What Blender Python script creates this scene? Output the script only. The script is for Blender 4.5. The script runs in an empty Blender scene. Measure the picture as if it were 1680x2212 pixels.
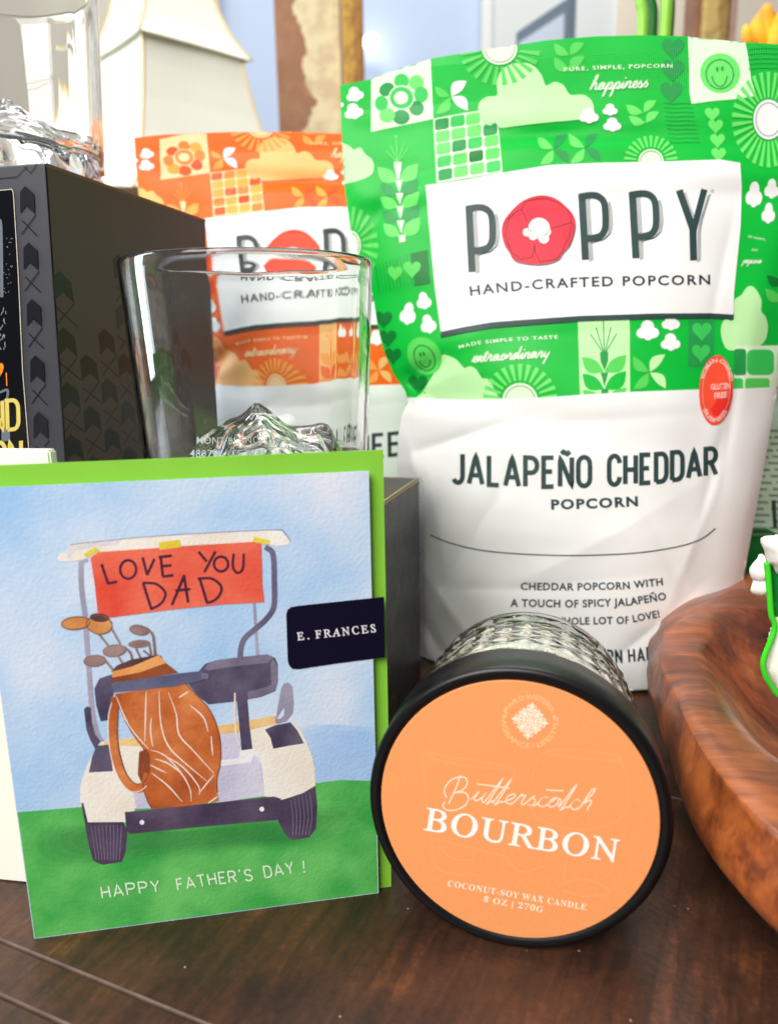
import bpy, bmesh, math, random
import numpy as np
from math import sin, cos, tan, pi, radians, sqrt, atan2
from mathutils import Vector, Matrix, noise as mnoise
from mathutils.geometry import delaunay_2d_cdt

random.seed(7); rng = np.random.default_rng(7)
SC = bpy.context.scene
COL = bpy.context.collection

# ------------------------------------------------------------------ camera
FPX = 1640.0; PITCH = radians(12.5); ROLL = radians(1.0); CAMH = 0.176
FW = np.array([0, cos(PITCH), -sin(PITCH)])
_r0 = np.array([1., 0, 0]); _u0 = np.array([0, sin(PITCH), cos(PITCH)])
RT = _r0*cos(ROLL) - _u0*sin(ROLL)
UP = _u0*cos(ROLL) + _r0*sin(ROLL)
CAM = np.array([0, 0, CAMH])
cd = bpy.data.cameras.new('camera'); cam = bpy.data.objects.new('camera', cd); COL.objects.link(cam)
M = Matrix(((RT[0], UP[0], -FW[0], 0), (RT[1], UP[1], -FW[1], 0), (RT[2], UP[2], -FW[2], CAMH), (0, 0, 0, 1)))
cam.matrix_world = M
cd.sensor_fit = 'VERTICAL'; cd.sensor_height = 36.0; cd.sensor_width = 36.0
cd.lens = 36.0*FPX/2212.0
cd.clip_start = 0.01; cd.clip_end = 50
cd.dof.use_dof = True; cd.dof.focus_distance = 0.272; cd.dof.aperture_fstop = 11.0
# (lens in mm is read by Blender at 1 unit = 1 m: aperture = lens/fstop/2 mm)
SC.camera = cam

# ------------------------------------------------------------------ light
W = bpy.data.worlds.new('World'); SC.world = W; W.use_nodes = True
W.node_tree.nodes['Background'].inputs[0].default_value = (0.93, 0.96, 1.0, 1)
W.node_tree.nodes['Background'].inputs[1].default_value = 1.0
def _world():      # an indoor surround: bright ceiling and far side, dim towards the floor and behind the photographer
    N, L = W.node_tree.nodes, W.node_tree.links
    tc = N.new('ShaderNodeTexCoord'); sx = N.new('ShaderNodeSeparateXYZ'); L.new(tc.outputs['Generated'], sx.inputs[0])
    a = N.new('ShaderNodeMath'); a.operation = 'MULTIPLY_ADD'; L.new(sx.outputs[1], a.inputs[0]); a.inputs[1].default_value = .35
    L.new(sx.outputs[2], a.inputs[2])
    cr = N.new('ShaderNodeValToRGB'); e = cr.color_ramp.elements
    e[0].position = -0.0; e[0].color = (.10, .10, .10, 1); e[1].position = 1.0; e[1].color = (.46, .47, .48, 1)
    k = e.new(.25); k.color = (.27, .275, .28, 1)
    L.new(a.outputs[0], cr.inputs['Fac']); L.new(cr.outputs['Color'], N['Background'].inputs[0])
_world()

def area(name, loc, target, sx, sy, watts, col=(1, 1, 1)):
    l = bpy.data.lights.new(name, 'AREA'); l.shape = 'RECTANGLE'; l.size = sx; l.size_y = sy
    l.energy = watts; l.color = col
    o = bpy.data.objects.new(name, l); COL.objects.link(o)
    o.location = loc
    d = Vector(target) - Vector(loc)
    o.rotation_euler = d.to_track_quat('-Z', 'Y').to_euler()
    return o
area('front_key_light', (-0.55, -0.62, 0.95), (0.02, 0.33, 0.12), 0.85, 0.8, 25.0, (1.0, 0.975, 0.94))  # unseen key lamp, added to brighten the fronts facing the camera
area('window_light', (-1.15, 0.37, 0.48), (-0.05, 0.29, 0.12), 0.26, 0.9, 14.0, (0.80, 0.90, 1.0))
area('back_room_light', (0.1, 1.3, 1.9), (0.0, 1.9, 0.5), 1.4, 0.6, 23.0, (1.0, 0.98, 0.94))  # unseen area lamp added to light the back walls
area('overhead_fill', (0.05, 0.62, 1.1), (0.03, 0.5, 0.2), 0.7, 0.4, 3.0, (1.0, 0.98, 0.94))  # unseen area lamp over the pouches, aimed down

SC.view_settings.view_transform = 'Standard'
SC.view_settings.look = 'None'
SC.view_settings.exposure = 0.0
SC.view_settings.gamma = 1.0
SC.cycles.max_bounces = 16; SC.cycles.transmission_bounces = 14; SC.cycles.glossy_bounces = 6
SC.cycles.diffuse_bounces = 4
SC.cycles.use_denoising = True
SC.cycles.blur_glossy = 0.3

# ------------------------------------------------------------------ unprojection helpers (photo pixel -> place)
def ray(x, y):
    return FW + RT*(x-840)/FPX + UP*(1106-y)/FPX
def onz(x, y, z=0.0):
    d = ray(x, y); return CAM + d*((z-CAMH)/d[2])
def onF(x, y, F):
    d = ray(x, y); return CAM + d*(F/d[1])
K = 0.96663
ZT = dict(C3=(760, 140, 4.0), R4=(1180, 100, 3.0108), R2=(740, 60, 1.6834), A5=(780, 420, 4.425), A6=(960, 400, 2.4),
          A7=(880, 680, 3.652), A8=(1280, 640, 3.668), A9=(820, 680, 1.8301), G1=(100, 1160, 2.8966), G2=(140, 1480, 2.8),
          G0=(0, 1000, 1.75), L7=(820, 1360, 2.3333), L4=(1100, 1540, 9.3333), B3=(0, 340, 3.0729), Q4=(240, 480, 2.3333),
          D=(0, 0, 1/K))
def T(k, pts):
    x0, y0, s = ZT[k]
    return [((x0+p[0]/s)*K, (y0+p[1]/s)*K) for p in pts]
def TS(k):           # zoom px -> photo px scale
    return K/ZT[k][2]

# ------------------------------------------------------------------ materials
def lin(c):
    return tuple(((v/255.0)/12.92 if v/255.0 <= 0.04045 else (((v/255.0)+0.055)/1.055)**2.4) for v in c)
_mats = {}
def nt(m):
    return m.node_tree.nodes, m.node_tree.links
def pb(m): return m.node_tree.nodes['Principled BSDF']
def mat(name, rgb, rough=0.5, spec=0.5, metal=0.0, bump=None, vary=None, coat=0.0, sheen=0.0):
    """bump=(scale, strength, dist) noise bump; vary=(scale, amount) value mottling of the stuff itself"""
    if name in _mats: return _mats[name]
    m = bpy.data.materials.new(name); m.use_nodes = True; b = pb(m); N, L = nt(m)
    c = lin(rgb) + (1,)
    b.inputs['Base Color'].default_value = c
    b.inputs['Roughness'].default_value = rough
    b.inputs['Specular IOR Level'].default_value = spec
    b.inputs['Metallic'].default_value = metal
    b.inputs['Coat Weight'].default_value = coat
    tc = None
    if bump or vary:
        tc = N.new('ShaderNodeTexCoord')
    if vary:
        n = N.new('ShaderNodeTexNoise'); n.inputs['Scale'].default_value = vary[0]; n.inputs['Detail'].default_value = 5
        L.new(tc.outputs['Object'], n.inputs['Vector'])
        mr = N.new('ShaderNodeMapRange'); mr.inputs['From Min'].default_value = .3; mr.inputs['From Max'].default_value = .7
        mr.inputs['To Min'].default_value = 1-vary[1]; mr.inputs['To Max'].default_value = 1+vary[1]
        L.new(n.outputs['Fac'], mr.inputs['Value'])
        mx = N.new('ShaderNodeMix'); mx.data_type = 'RGBA'; mx.blend_type = 'MULTIPLY'; mx.inputs['Factor'].default_value = 1
        mx.inputs['A'].default_value = c
        L.new(mr.outputs['Result'], mx.inputs['B']); L.new(mx.outputs['Result'], b.inputs['Base Color'])
    if bump:
        n = N.new('ShaderNodeTexNoise'); n.inputs['Scale'].default_value = bump[0]; n.inputs['Detail'].default_value = 3
        L.new(tc.outputs['Object'], n.inputs['Vector'])
        bp = N.new('ShaderNodeBump'); bp.inputs['Strength'].default_value = bump[1]; bp.inputs['Distance'].default_value = bump[2]
        L.new(n.outputs['Fac'], bp.inputs['Height']); L.new(bp.outputs['Normal'], b.inputs['Normal'])
    _mats[name] = m
    return m
def two_tone(name, rgb1, rgb2, scale, rough=0.6, lo=.35, hi=.65, detail=6, stretch=(1, 1, 1), bump=None, rgb3=None, spec=.5, dist=0.0):
    """noise blend of two (three) pigments + optional paper/wood grain bump"""
    if name in _mats: return _mats[name]
    m = bpy.data.materials.new(name); m.use_nodes = True; b = pb(m); N, L = nt(m)
    tc = N.new('ShaderNodeTexCoord'); mp = N.new('ShaderNodeMapping'); mp.inputs['Scale'].default_value = stretch
    L.new(tc.outputs['Object'], mp.inputs['Vector'])
    n = N.new('ShaderNodeTexNoise'); n.inputs['Scale'].default_value = scale; n.inputs['Detail'].default_value = detail
    n.inputs['Distortion'].default_value = dist
    L.new(mp.outputs['Vector'], n.inputs['Vector'])
    cr = N.new('ShaderNodeValToRGB'); e = cr.color_ramp.elements
    e[0].position = lo; e[0].color = lin(rgb1)+(1,); e[1].position = hi; e[1].color = lin(rgb2)+(1,)
    if rgb3:
        k = e.new((lo+hi)/2); k.color = lin(rgb3)+(1,)
    L.new(n.outputs['Fac'], cr.inputs['Fac']); L.new(cr.outputs['Color'], b.inputs['Base Color'])
    b.inputs['Roughness'].default_value = rough; b.inputs['Specular IOR Level'].default_value = spec
    if bump:
        n2 = N.new('ShaderNodeTexNoise'); n2.inputs['Scale'].default_value = bump[0]; n2.inputs['Detail'].default_value = 3
        L.new((mp if len(bump) > 3 else tc).outputs['Vector' if len(bump) > 3 else 'Object'], n2.inputs['Vector'])
        bp = N.new('ShaderNodeBump'); bp.inputs['Strength'].default_value = bump[1]; bp.inputs['Distance'].default_value = bump[2]
        L.new(n2.outputs['Fac'], bp.inputs['Height']); L.new(bp.outputs['Normal'], b.inputs['Normal'])
    _mats[name] = m
    return m
def glass(name, tint=(1, 1, 1), rough=0.0, ior=1.48):
    if name in _mats: return _mats[name]
    m = bpy.data.materials.new(name); m.use_nodes = True; b = pb(m)
    b.inputs['Base Color'].default_value = tint+(1,)
    b.inputs['Transmission Weight'].default_value = 1.0; b.inputs['Roughness'].default_value = rough; b.inputs['IOR'].default_value = ior
    _mats[name] = m
    return m
def film(name, rgb, rough=.44):
    """printed pouch film: satin, with a knurled zip band pressed into it (bump driven by the sheet's own UV in metres)"""
    if name in _mats: return _mats[name]
    m = mat(name, rgb, rough, .28); N, L = nt(m)
    uv = N.new('ShaderNodeUVMap'); uv.uv_map = 'sheet'
    sx = N.new('ShaderNodeSeparateXYZ'); L.new(uv.outputs['UV'], sx.inputs[0])
    def mth(op, a, b_=None):
        n = N.new('ShaderNodeMath'); n.operation = op
        for i, v in enumerate((a, b_)):
            if v is None: continue
            if isinstance(v, (int, float)): n.inputs[i].default_value = v
            else: L.new(v, n.inputs[i])
        return n.outputs[0]
    u, v = sx.outputs[0], sx.outputs[1]
    k = 2*pi/0.0021
    a = mth('SINE', mth('MULTIPLY', mth('ADD', u, v), k))
    c = mth('SINE', mth('MULTIPLY', mth('SUBTRACT', u, v), k))
    d = mth('MULTIPLY', a, c)
    s1 = mth('GREATER_THAN', v, BAND[0]); s2 = mth('LESS_THAN', v, BAND[1])
    d = mth('MULTIPLY', d, mth('MULTIPLY', s1, s2))
    bp = N.new('ShaderNodeBump'); bp.inputs['Strength'].default_value = .35; bp.inputs['Distance'].default_value = .0003
    L.new(d, bp.inputs['Height']); L.new(bp.outputs['Normal'], pb(m).inputs['Normal'])
    return m
BAND = (0.2945, 0.3125)

# ------------------------------------------------------------------ object helpers
def link(name, me, mats, parent=None, smooth=True):
    o = bpy.data.objects.new(name, me); COL.objects.link(o)
    for m in (mats if isinstance(mats, (list, tuple)) else [mats]): me.materials.append(m)
    if smooth: me.polygons.foreach_set('use_smooth', [True]*len(me.polygons))
    if parent is not None: o.parent = parent; o.matrix_parent_inverse = parent.matrix_world.inverted()
    return o
def thing(name, label, cat, loc=(0, 0, 0), group=None):
    o = bpy.data.objects.new(name, None); COL.objects.link(o); o.empty_display_size = .02
    o.location = loc; o.matrix_world = Matrix.Translation(Vector(loc))
    o['label'] = label; o['category'] = cat
    if group: o['group'] = group
    return o
def tag(o, label, cat, group=None, kind=None):
    o['label'] = label; o['category'] = cat
    if group: o['group'] = group
    if kind: o['kind'] = kind
    return o
def me_from(name, V, F, mi=None):
    me = bpy.data.meshes.new(name); me.from_pydata([tuple(map(float, v)) for v in V], [], [tuple(map(int, f)) for f in F]); me.update()
    if mi is not None: me.polygons.foreach_set('material_index', list(map(int, mi)))
    return me
def prism_box(name, base, H, m, parent=None, bevel=.0012, top=None):
    """box from 4 base corners (list of (x,y)) and z range, bevelled"""
    z0, z1 = H; bm = bmesh.new()
    vb = [bm.verts.new((p[0], p[1], z0)) for p in base]
    vt = [bm.verts.new((p[0], p[1], z1)) for p in (top or base)]
    n = len(base)
    bm.faces.new(vb[::-1]); bm.faces.new(vt)
    for i in range(n): bm.faces.new((vb[i], vb[(i+1) % n], vt[(i+1) % n], vt[i]))
    bmesh.ops.recalc_face_normals(bm, faces=bm.faces)
    if bevel: bmesh.ops.bevel(bm, geom=bm.edges[:], offset=bevel, segments=2, affect='EDGES', profile=.6)
    me = bpy.data.meshes.new(name); bm.to_mesh(me); bm.free()
    return link(name, me, m, parent, smooth=False)
def slab(name, O, U, V, N, w, h, th, m, parent=None, bevel=0.0):
    """thin board: front face at O + uU + vV, thickness behind along -N"""
    bm = bmesh.new(); O, U, V, N = map(np.array, (O, U, V, N))
    vs = [bm.verts.new(O + U*a*w + V*b*h - N*c*th) for c in (0, 1) for a, b in ((0, 0), (1, 0), (1, 1), (0, 1))]
    for f in ((0, 1, 2, 3), (7, 6, 5, 4), (0, 4, 5, 1), (1, 5, 6, 2), (2, 6, 7, 3), (3, 7, 4, 0)): bm.faces.new([vs[i] for i in f])
    bmesh.ops.recalc_face_normals(bm, faces=bm.faces)
    if bevel: bmesh.ops.bevel(bm, geom=bm.edges[:], offset=bevel, segments=2, affect='EDGES')
    me = bpy.data.meshes.new(name); bm.to_mesh(me); bm.free()
    return link(name, me, m, parent, smooth=False)
def tube(name, pts, rad, m, parent=None, seg=10, closed=False):
    pts = [np.array(p, float) for p in pts]; n = len(pts)
    rads = rad if isinstance(rad, (list, tuple, np.ndarray)) else [rad]*n
    V, F = [], []
    prev = None
    for i, p in enumerate(pts):
        t = pts[(i+1) % n]-pts[i-1] if closed else (pts[min(i+1, n-1)]-pts[max(i-1, 0)])
        t = t/np.linalg.norm(t)
        a = np.cross(t, [0, 0, 1.]) if prev is None else prev - t*np.dot(prev, t)
        if np.linalg.norm(a) < 1e-6: a = np.cross(t, [1., 0, 0])
        a = a/np.linalg.norm(a); prev = a; b = np.cross(t, a)
        for k in range(seg):
            q = 2*pi*k/seg; V.append(p + rads[i]*(cos(q)*a + sin(q)*b))
    rng_ = n if closed else n-1
    for i in range(rng_):
        j = (i+1) % n
        for k in range(seg):
            k2 = (k+1) % seg; F.append((i*seg+k, i*seg+k2, j*seg+k2, j*seg+k))
    if not closed:
        F.append(tuple(range(seg))[::-1]); F.append(tuple((n-1)*seg+k for k in range(seg)))
    return link(name, me_from(name, V, F), m, parent)
def lathe_mesh(name, prof, seg, m, parent, org, ax, a, b, rfun=None, close=True):
    """revolve (axial, radius) profile about ax through org"""
    V, F = [], []
    for i, (z, r) in enumerate(prof):
        for k in range(seg):
            q = 2*pi*k/seg; rr = r if rfun is None else rfun(z, r, q)
            V.append(org + ax*z + rr*(cos(q)*a + sin(q)*b))
    n = len(prof)
    for i in range(n-1):
        for k in range(seg):
            k2 = (k+1) % seg; F.append((i*seg+k, i*seg+k2, (i+1)*seg+k2, (i+1)*seg+k))
    if close:
        F.append(tuple(range(seg))[::-1]); F.append(tuple((n-1)*seg+k for k in range(seg)))
    me = me_from(name, V, F)
    bm = bmesh.new(); bm.from_mesh(me); bmesh.ops.recalc_face_normals(bm, faces=bm.faces); bm.to_mesh(me); bm.free()
    return link(name, me, m, parent)

# ------------------------------------------------------------------ 2-D shapes
def smooth_pts(P, closed=True, n=6):
    P = [np.array(p, float) for p in P]; out = []; N_ = len(P)
    for i in range(N_ if closed else N_-1):
        p0 = P[i-1] if (closed or i > 0) else P[i]; p1 = P[i]; p2 = P[(i+1) % N_]
        p3 = P[(i+2) % N_] if (closed or i+2 < N_) else p2
        for k in range(n):
            t = k/n
            out.append(.5*((2*p1) + (-p0+p2)*t + (2*p0-5*p1+4*p2-p3)*t*t + (-p0+3*p1-3*p2+p3)*t**3))
    if not closed: out.append(P[-1])
    return [tuple(p) for p in out]
def ell(c, rx, ry, rot=0.0, n=28, a0=0, a1=360):
    r = radians(rot); out = []
    m_ = n if abs(a1-a0) >= 360 else n+1
    for i in range(m_):
        q = radians(a0+(a1-a0)*i/n); x = rx*cos(q); y = ry*sin(q)
        out.append((c[0]+x*cos(r)-y*sin(r), c[1]+x*sin(r)+y*cos(r)))
    return out
def leaf(tip, base, wid=.34, side=0.12, n=9):
    t = np.array(tip, float); b = np.array(base, float); d = b-t; L = np.linalg.norm(d); nrm = np.array([-d[1], d[0]])/L
    up, dn = [], []
    for i in range(n+1):
        q = i/n; s = sin(pi*q)
        up.append(t+d*q+nrm*L*(wid*.62+side)*s); dn.append(t+d*q-nrm*L*(wid*.62-side)*s)
    return [tuple(p) for p in up+dn[-2:0:-1]]
def heart(c, s, n=30):
    out = []
    for i in range(n):
        q = 2*pi*i/n
        out.append((c[0]+s*.5*16*sin(q)**3/16, c[1]-s*.52*(13*cos(q)-5*cos(2*q)-2*cos(3*q)-cos(4*q))/15))
    return out
def popc(c, rx, ry=None, rot=0.0):
    ry = ry or rx; out = []
    lob = [(0, -.38, .58), (-.5, .25, .48), (.52, .22, .5), (.05, .5, .42)]
    for i in range(44):
        q = 2*pi*i/44; best = 0
        for lx, ly, lr in lob:
            # ray / circle
            bq = lx*cos(q)+ly*sin(q); cc = lx*lx+ly*ly-lr*lr; dsc = bq*bq-cc
            if dsc > 0: best = max(best, bq+sqrt(dsc))
        x = best*cos(q)*rx; y = best*sin(q)*ry; r = radians(rot)
        out.append((c[0]+x*cos(r)-y*sin(r), c[1]+x*sin(r)+y*cos(r)))
    return out
def rrect(c, hw, hh, shear=0.0, k=.45, n=5):
    out = []; r = k*min(hw, hh)
    for sx, sy, a0 in ((1, 1, 0), (-1, 1, 90), (-1, -1, 180), (1, -1, 270)):
        for i in range(n+1):
            q = radians(a0+90*i/n); x = sx*(hw-r)+r*cos(q); y = sy*(hh-r)+r*sin(q)
            out.append((c[0]+x, c[1]+y+x*shear))
    return out
def resample(P, step, closed):
    P = [np.array(p, float) for p in P]; out = []
    n = len(P)
    for i in range(n if closed else n-1):
        a, b = P[i], P[(i+1) % n]; d = np.linalg.norm(b-a); k = max(1, int(math.ceil(d/step)))
        for j in range(k): out.append(a+(b-a)*j/k)
    if not closed: out.append(P[-1])
    return out

class Art:
    """flat printed artwork: triangles in photo-pixel (or sheet) space with an ink and a layer, laid on a sheet afterwards"""
    def __init__(s, step=7.0):
        s.V = []; s.F = []; s.M = []; s.Hh = []; s.step = step; s.cnt = 0
    def _add(s, V, F, ink, layer):
        b = len(s.V); s.V += [(float(v[0]), float(v[1])) for v in V]
        s.cnt += 1
        h = layer + (s.cnt % 9)*.08
        s.Hh += [h]*len(V); s.F += [tuple(b+i for i in f) for f in F]; s.M += [ink]*len(F)
    def poly(s, P, ink, layer=1, hole=None, step=None):
        st = step or s.step
        R = resample(P, st, True); loops = [R]
        pts = list(R); faces = [list(range(len(R)))]
        if hole is not None:
            Hh = resample(hole, st, True); faces.append(list(range(len(pts), len(pts)+len(Hh)))); pts += Hh
        A = np.array(pts); lo = A.min(0); hi = A.max(0)
        if (hi-lo).max() > 2.2*st:
            gx, gy = np.meshgrid(np.arange(lo[0]+st*.5, hi[0], st), np.arange(lo[1]+st*.5, hi[1], st)); G = np.stack([gx.ravel(), gy.ravel()], 1)
            if len(G):
                B = np.array(R); x, y = G[:, 0], G[:, 1]; ins = np.zeros(len(G), bool); j = len(B)-1
                for i in range(len(B)):
                    c = ((B[i, 1] > y) != (B[j, 1] > y)) & (x < (B[j, 0]-B[i, 0])*(y-B[i, 1])/(B[j, 1]-B[i, 1]+1e-12)+B[i, 0]); ins ^= c; j = i
                G = G[ins]
                if len(G):
                    d = np.min(((G[:, None, :]-A[None, :, :])**2).sum(2), 1); G = G[d > (.4*st)**2]
                    pts += [g for g in G]
        r = delaunay_2d_cdt([Vector((float(p[0]), float(p[1]))) for p in pts], [], faces, 2 if hole is not None else 1, 1e-5)
        s._add([(v.x, v.y) for v in r[0]], r[2], ink, layer)
    def stroke(s, P, w, ink, layer=2, closed=False, w2=None, taper=False):
        R = resample(P, max(w*.9, s.step*.7), closed)
        R = [p for i, p in enumerate(R) if i == 0 or np.linalg.norm(p-R[i-1]) > 1e-4]
        n = len(R); V = []; F = []
        if n < 2: return
        for i in range(n):
            a = R[i-1] if (i > 0 or closed) else None; b = R[i]; c = R[(i+1) % n] if (i < n-1 or closed) else None
            d1 = (b-a)/np.linalg.norm(b-a) if a is not None else None; d2 = (c-b)/np.linalg.norm(c-b) if c is not None else None
            if d1 is None: d1 = d2
            if d2 is None: d2 = d1
            t = d1+d2; L = np.linalg.norm(t)
            if L < .3: t = d1; k = 1
            else: t = t/L; k = min(1.6, 1/max(.3, np.dot(t, d1)))
            ww = w if w2 is None else w+(w2-w)*i/(n-1)
            if taper: ww *= .35+.65*sin(pi*min(1, max(0, (i+.3)/(n-.4))))
            nn = np.array([-t[1], t[0]])*ww*.5*k
            V += [b+nn, b-nn]
        for i in range(n if closed else n-1):
            j = (i+1) % n; F.append((2*i, 2*i+1, 2*j+1, 2*j))
        s._add(V, F, ink, layer)
    def tri(s, V, F, ink, layer): s._add(V, F, ink, layer)
    # --- text
    def text(s, txt, base, hgt, ink, layer=4, bold=0.0, sp=1.0, up=None, shear=0.0):
        """font text warped on a baseline polyline; hgt = cap height (px), up = unit up vector override"""
        V, F, Wd = glyphs(txt, bold, sp, shear)
        B = [np.array(p, float) for p in base]; sl = [0]
        for i in range(1, len(B)): sl.append(sl[-1]+np.linalg.norm(B[i]-B[i-1]))
        sl = np.array(sl); BX = np.array(B)
        h0, h1 = hgt if isinstance(hgt, (tuple, list)) else (hgt, hgt)
        out = []
        for x, y in V:
            t = x*sl[-1]; p = np.array([np.interp(t, sl, BX[:, 0]), np.interp(t, sl, BX[:, 1])])
            e = 1e-2*sl[-1]
            d = np.array([np.interp(t+e, sl, BX[:, 0])-np.interp(t-e, sl, BX[:, 0]), np.interp(t+e, sl, BX[:, 1])-np.interp(t-e, sl, BX[:, 1])])
            d = d/np.linalg.norm(d); u = np.array([d[1], -d[0]]) if up is None else np.array(up)
            out.append(p+u*y*(h0+(h1-h0)*x))
        s._add(out, F, ink, layer)
    def letters(s, txt, base, hgt, wid, ink, layer=4, lw=.1, gap=.3, up=None, slant=0.0):
        """stroke-drawn letters on a baseline; wid = letter width / height, total stretched to the baseline"""
        pos = []; x = 0.0
        for ch in txt:
            if ch == ' ': x += wid*.42+gap*wid*.5; continue
            w = wid*LW.get(ch, 1.0); pos.append((ch, x, w)); x += w+gap*wid
        tot = x-gap*wid
        B = np.array(base, float); sl = np.concatenate([[0], np.cumsum(np.linalg.norm(np.diff(B, axis=0), axis=1))])
        h0, h1 = hgt if isinstance(hgt, (tuple, list)) else (hgt, hgt)
        for ch, x0, w in pos:
            for st in LET[ch]:
                P = []
                for a, b in st:
                    f = (x0+a*w+b*slant)/tot; t = f*sl[-1]
                    p = np.array([np.interp(t, sl, B[:, 0]), np.interp(t, sl, B[:, 1])]); e = .03*sl[-1]
                    d = np.array([np.interp(t+e, sl, B[:, 0])-np.interp(t-e, sl, B[:, 0]), np.interp(t+e, sl, B[:, 1])-np.interp(t-e, sl, B[:, 1])])
                    d /= np.linalg.norm(d); u = np.array([d[1], -d[0]]) if up is None else np.array(up)
                    P.append(p+u*b*(h0+(h1-h0)*f))
                s.stroke(P, lw*h0, ink, layer)
    def cursive(s, txt, A, B, xh, ink, layer=4, lw=3.0, slant=.38, extra=None):
        """joined script; A,B = start / end of the baseline, xh = x-height px"""
        path, marks, x = [], [], 0.0
        for ch in txt:
            pts, w, mk = CUR[ch]
            path += [(x+px, py) for px, py in pts]; marks += [[(x+px, py) for px, py in q] for q in mk]; x += w
        A = np.array(A, float); B = np.array(B, float); d = (B-A); L = np.linalg.norm(d); d = d/L; u = np.array([d[1], -d[0]])
        f = L/x
        mp = lambda P: [tuple(A+d*(px*f+py*xh*slant)+u*py*xh) for px, py in P]
        s.stroke(smooth_pts(mp(path), False, 5), lw, ink, layer)
        for q in marks: s.stroke(mp(q), lw, ink, layer)

def _arc(cx, cy, rx, ry, a0, a1, n=8): return [(cx+rx*cos(radians(a0+(a1-a0)*i/n)), cy+ry*sin(radians(a0+(a1-a0)*i/n))) for i in range(n+1)]
_O = _arc(.5, .74, .5, .26, 0, 180)+_arc(.5, .26, .5, .26, 180, 360)+[(1, .74)]
LET = {'A': [[(0, 0), (.5, 1), (1, 0)], [(.18, .3), (.82, .3)]], 'B': [[(0, 0), (0, 1)]+_arc(.55, .76, .4, .24, 90, -90)+[(0, .52)], [(0, .5)]+_arc(.55, .26, .45, .26, 90, -90)+[(0, 0)]],
       'C': [_arc(.5, .74, .5, .26, 0, 180)+_arc(.5, .26, .5, .26, 180, 360)], 'D': [[(0, 0), (0, 1), (.45, 1)]+_arc(.5, .72, .5, .28, 90, 0, 5)+_arc(.5, .28, .5, .28, 0, -90, 5)+[(0, 0)]],
       'E': [[(1, 1), (0, 1), (0, 0), (1, 0)], [(0, .52), (.85, .52)]], 'F': [[(1, 1), (0, 1), (0, 0)], [(0, .52), (.85, .52)]], 'H': [[(0, 0), (0, 1)], [(1, 0), (1, 1)], [(0, .5), (1, .5)]],
       'I': [[(.5, 0), (.5, 1)]], 'J': [[(1, 1), (1, .25)]+_arc(.5, .25, .5, .25, 0, -150, 7)], 'L': [[(0, 1), (0, 0), (1, 0)]], 'M': [[(0, 0), (0, 1), (.5, .3), (1, 1), (1, 0)]],
       'N': [[(0, 0), (0, 1), (1, 0), (1, 1)]], 'O': [_O], 'P': [[(0, 0), (0, 1), (.5, 1)]+_arc(.5, .74, .5, .26, 90, -90)+[(0, .48)]],
       'R': [[(0, 0), (0, 1), (.5, 1)]+_arc(.5, .74, .48, .26, 90, -90)+[(0, .48)], [(.5, .48), (1, 0)]],
       'S': [_arc(.5, .75, .45, .25, 20, 260)+_arc(.5, .25, .5, .25, 80, -160)], 'T': [[(0, 1), (1, 1)], [(.5, 1), (.5, 0)]], 'U': [[(0, 1), (0, .26)]+_arc(.5, .26, .5, .26, 180, 360)+[(1, 1)]],
       'V': [[(0, 1), (.5, 0), (1, 1)]], 'Y': [[(0, 1), (.5, .45), (1, 1)], [(.5, .45), (.5, 0)]], "'": [[(.5, 1.1), (.4, .85)]], '!': [[(.5, 1), (.5, .3)], [(.5, .06), (.5, 0)]], 'W': [[(0, 1), (.25, 0), (.5, .8), (.75, 0), (1, 1)]],
       'X': [[(0, 0), (1, 1)], [(0, 1), (1, 0)]], 'G': [_arc(.5, .74, .5, .26, 20, 180)+_arc(.5, .26, .5, .26, 180, 360)+[(1, .48), (.6, .48)]]}
LET['Ñ'] = LET['N']+[[(.1, 1.13), (.3, 1.2), (.6, 1.12), (.85, 1.2)]]
LW = {'I': .3, "'": .3, '!': .3, 'M': 1.35, 'W': 1.4, 'L': .85, 'E': .85, 'F': .85, 'J': .8, 'A': 1.15, 'T': 1.05}
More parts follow.
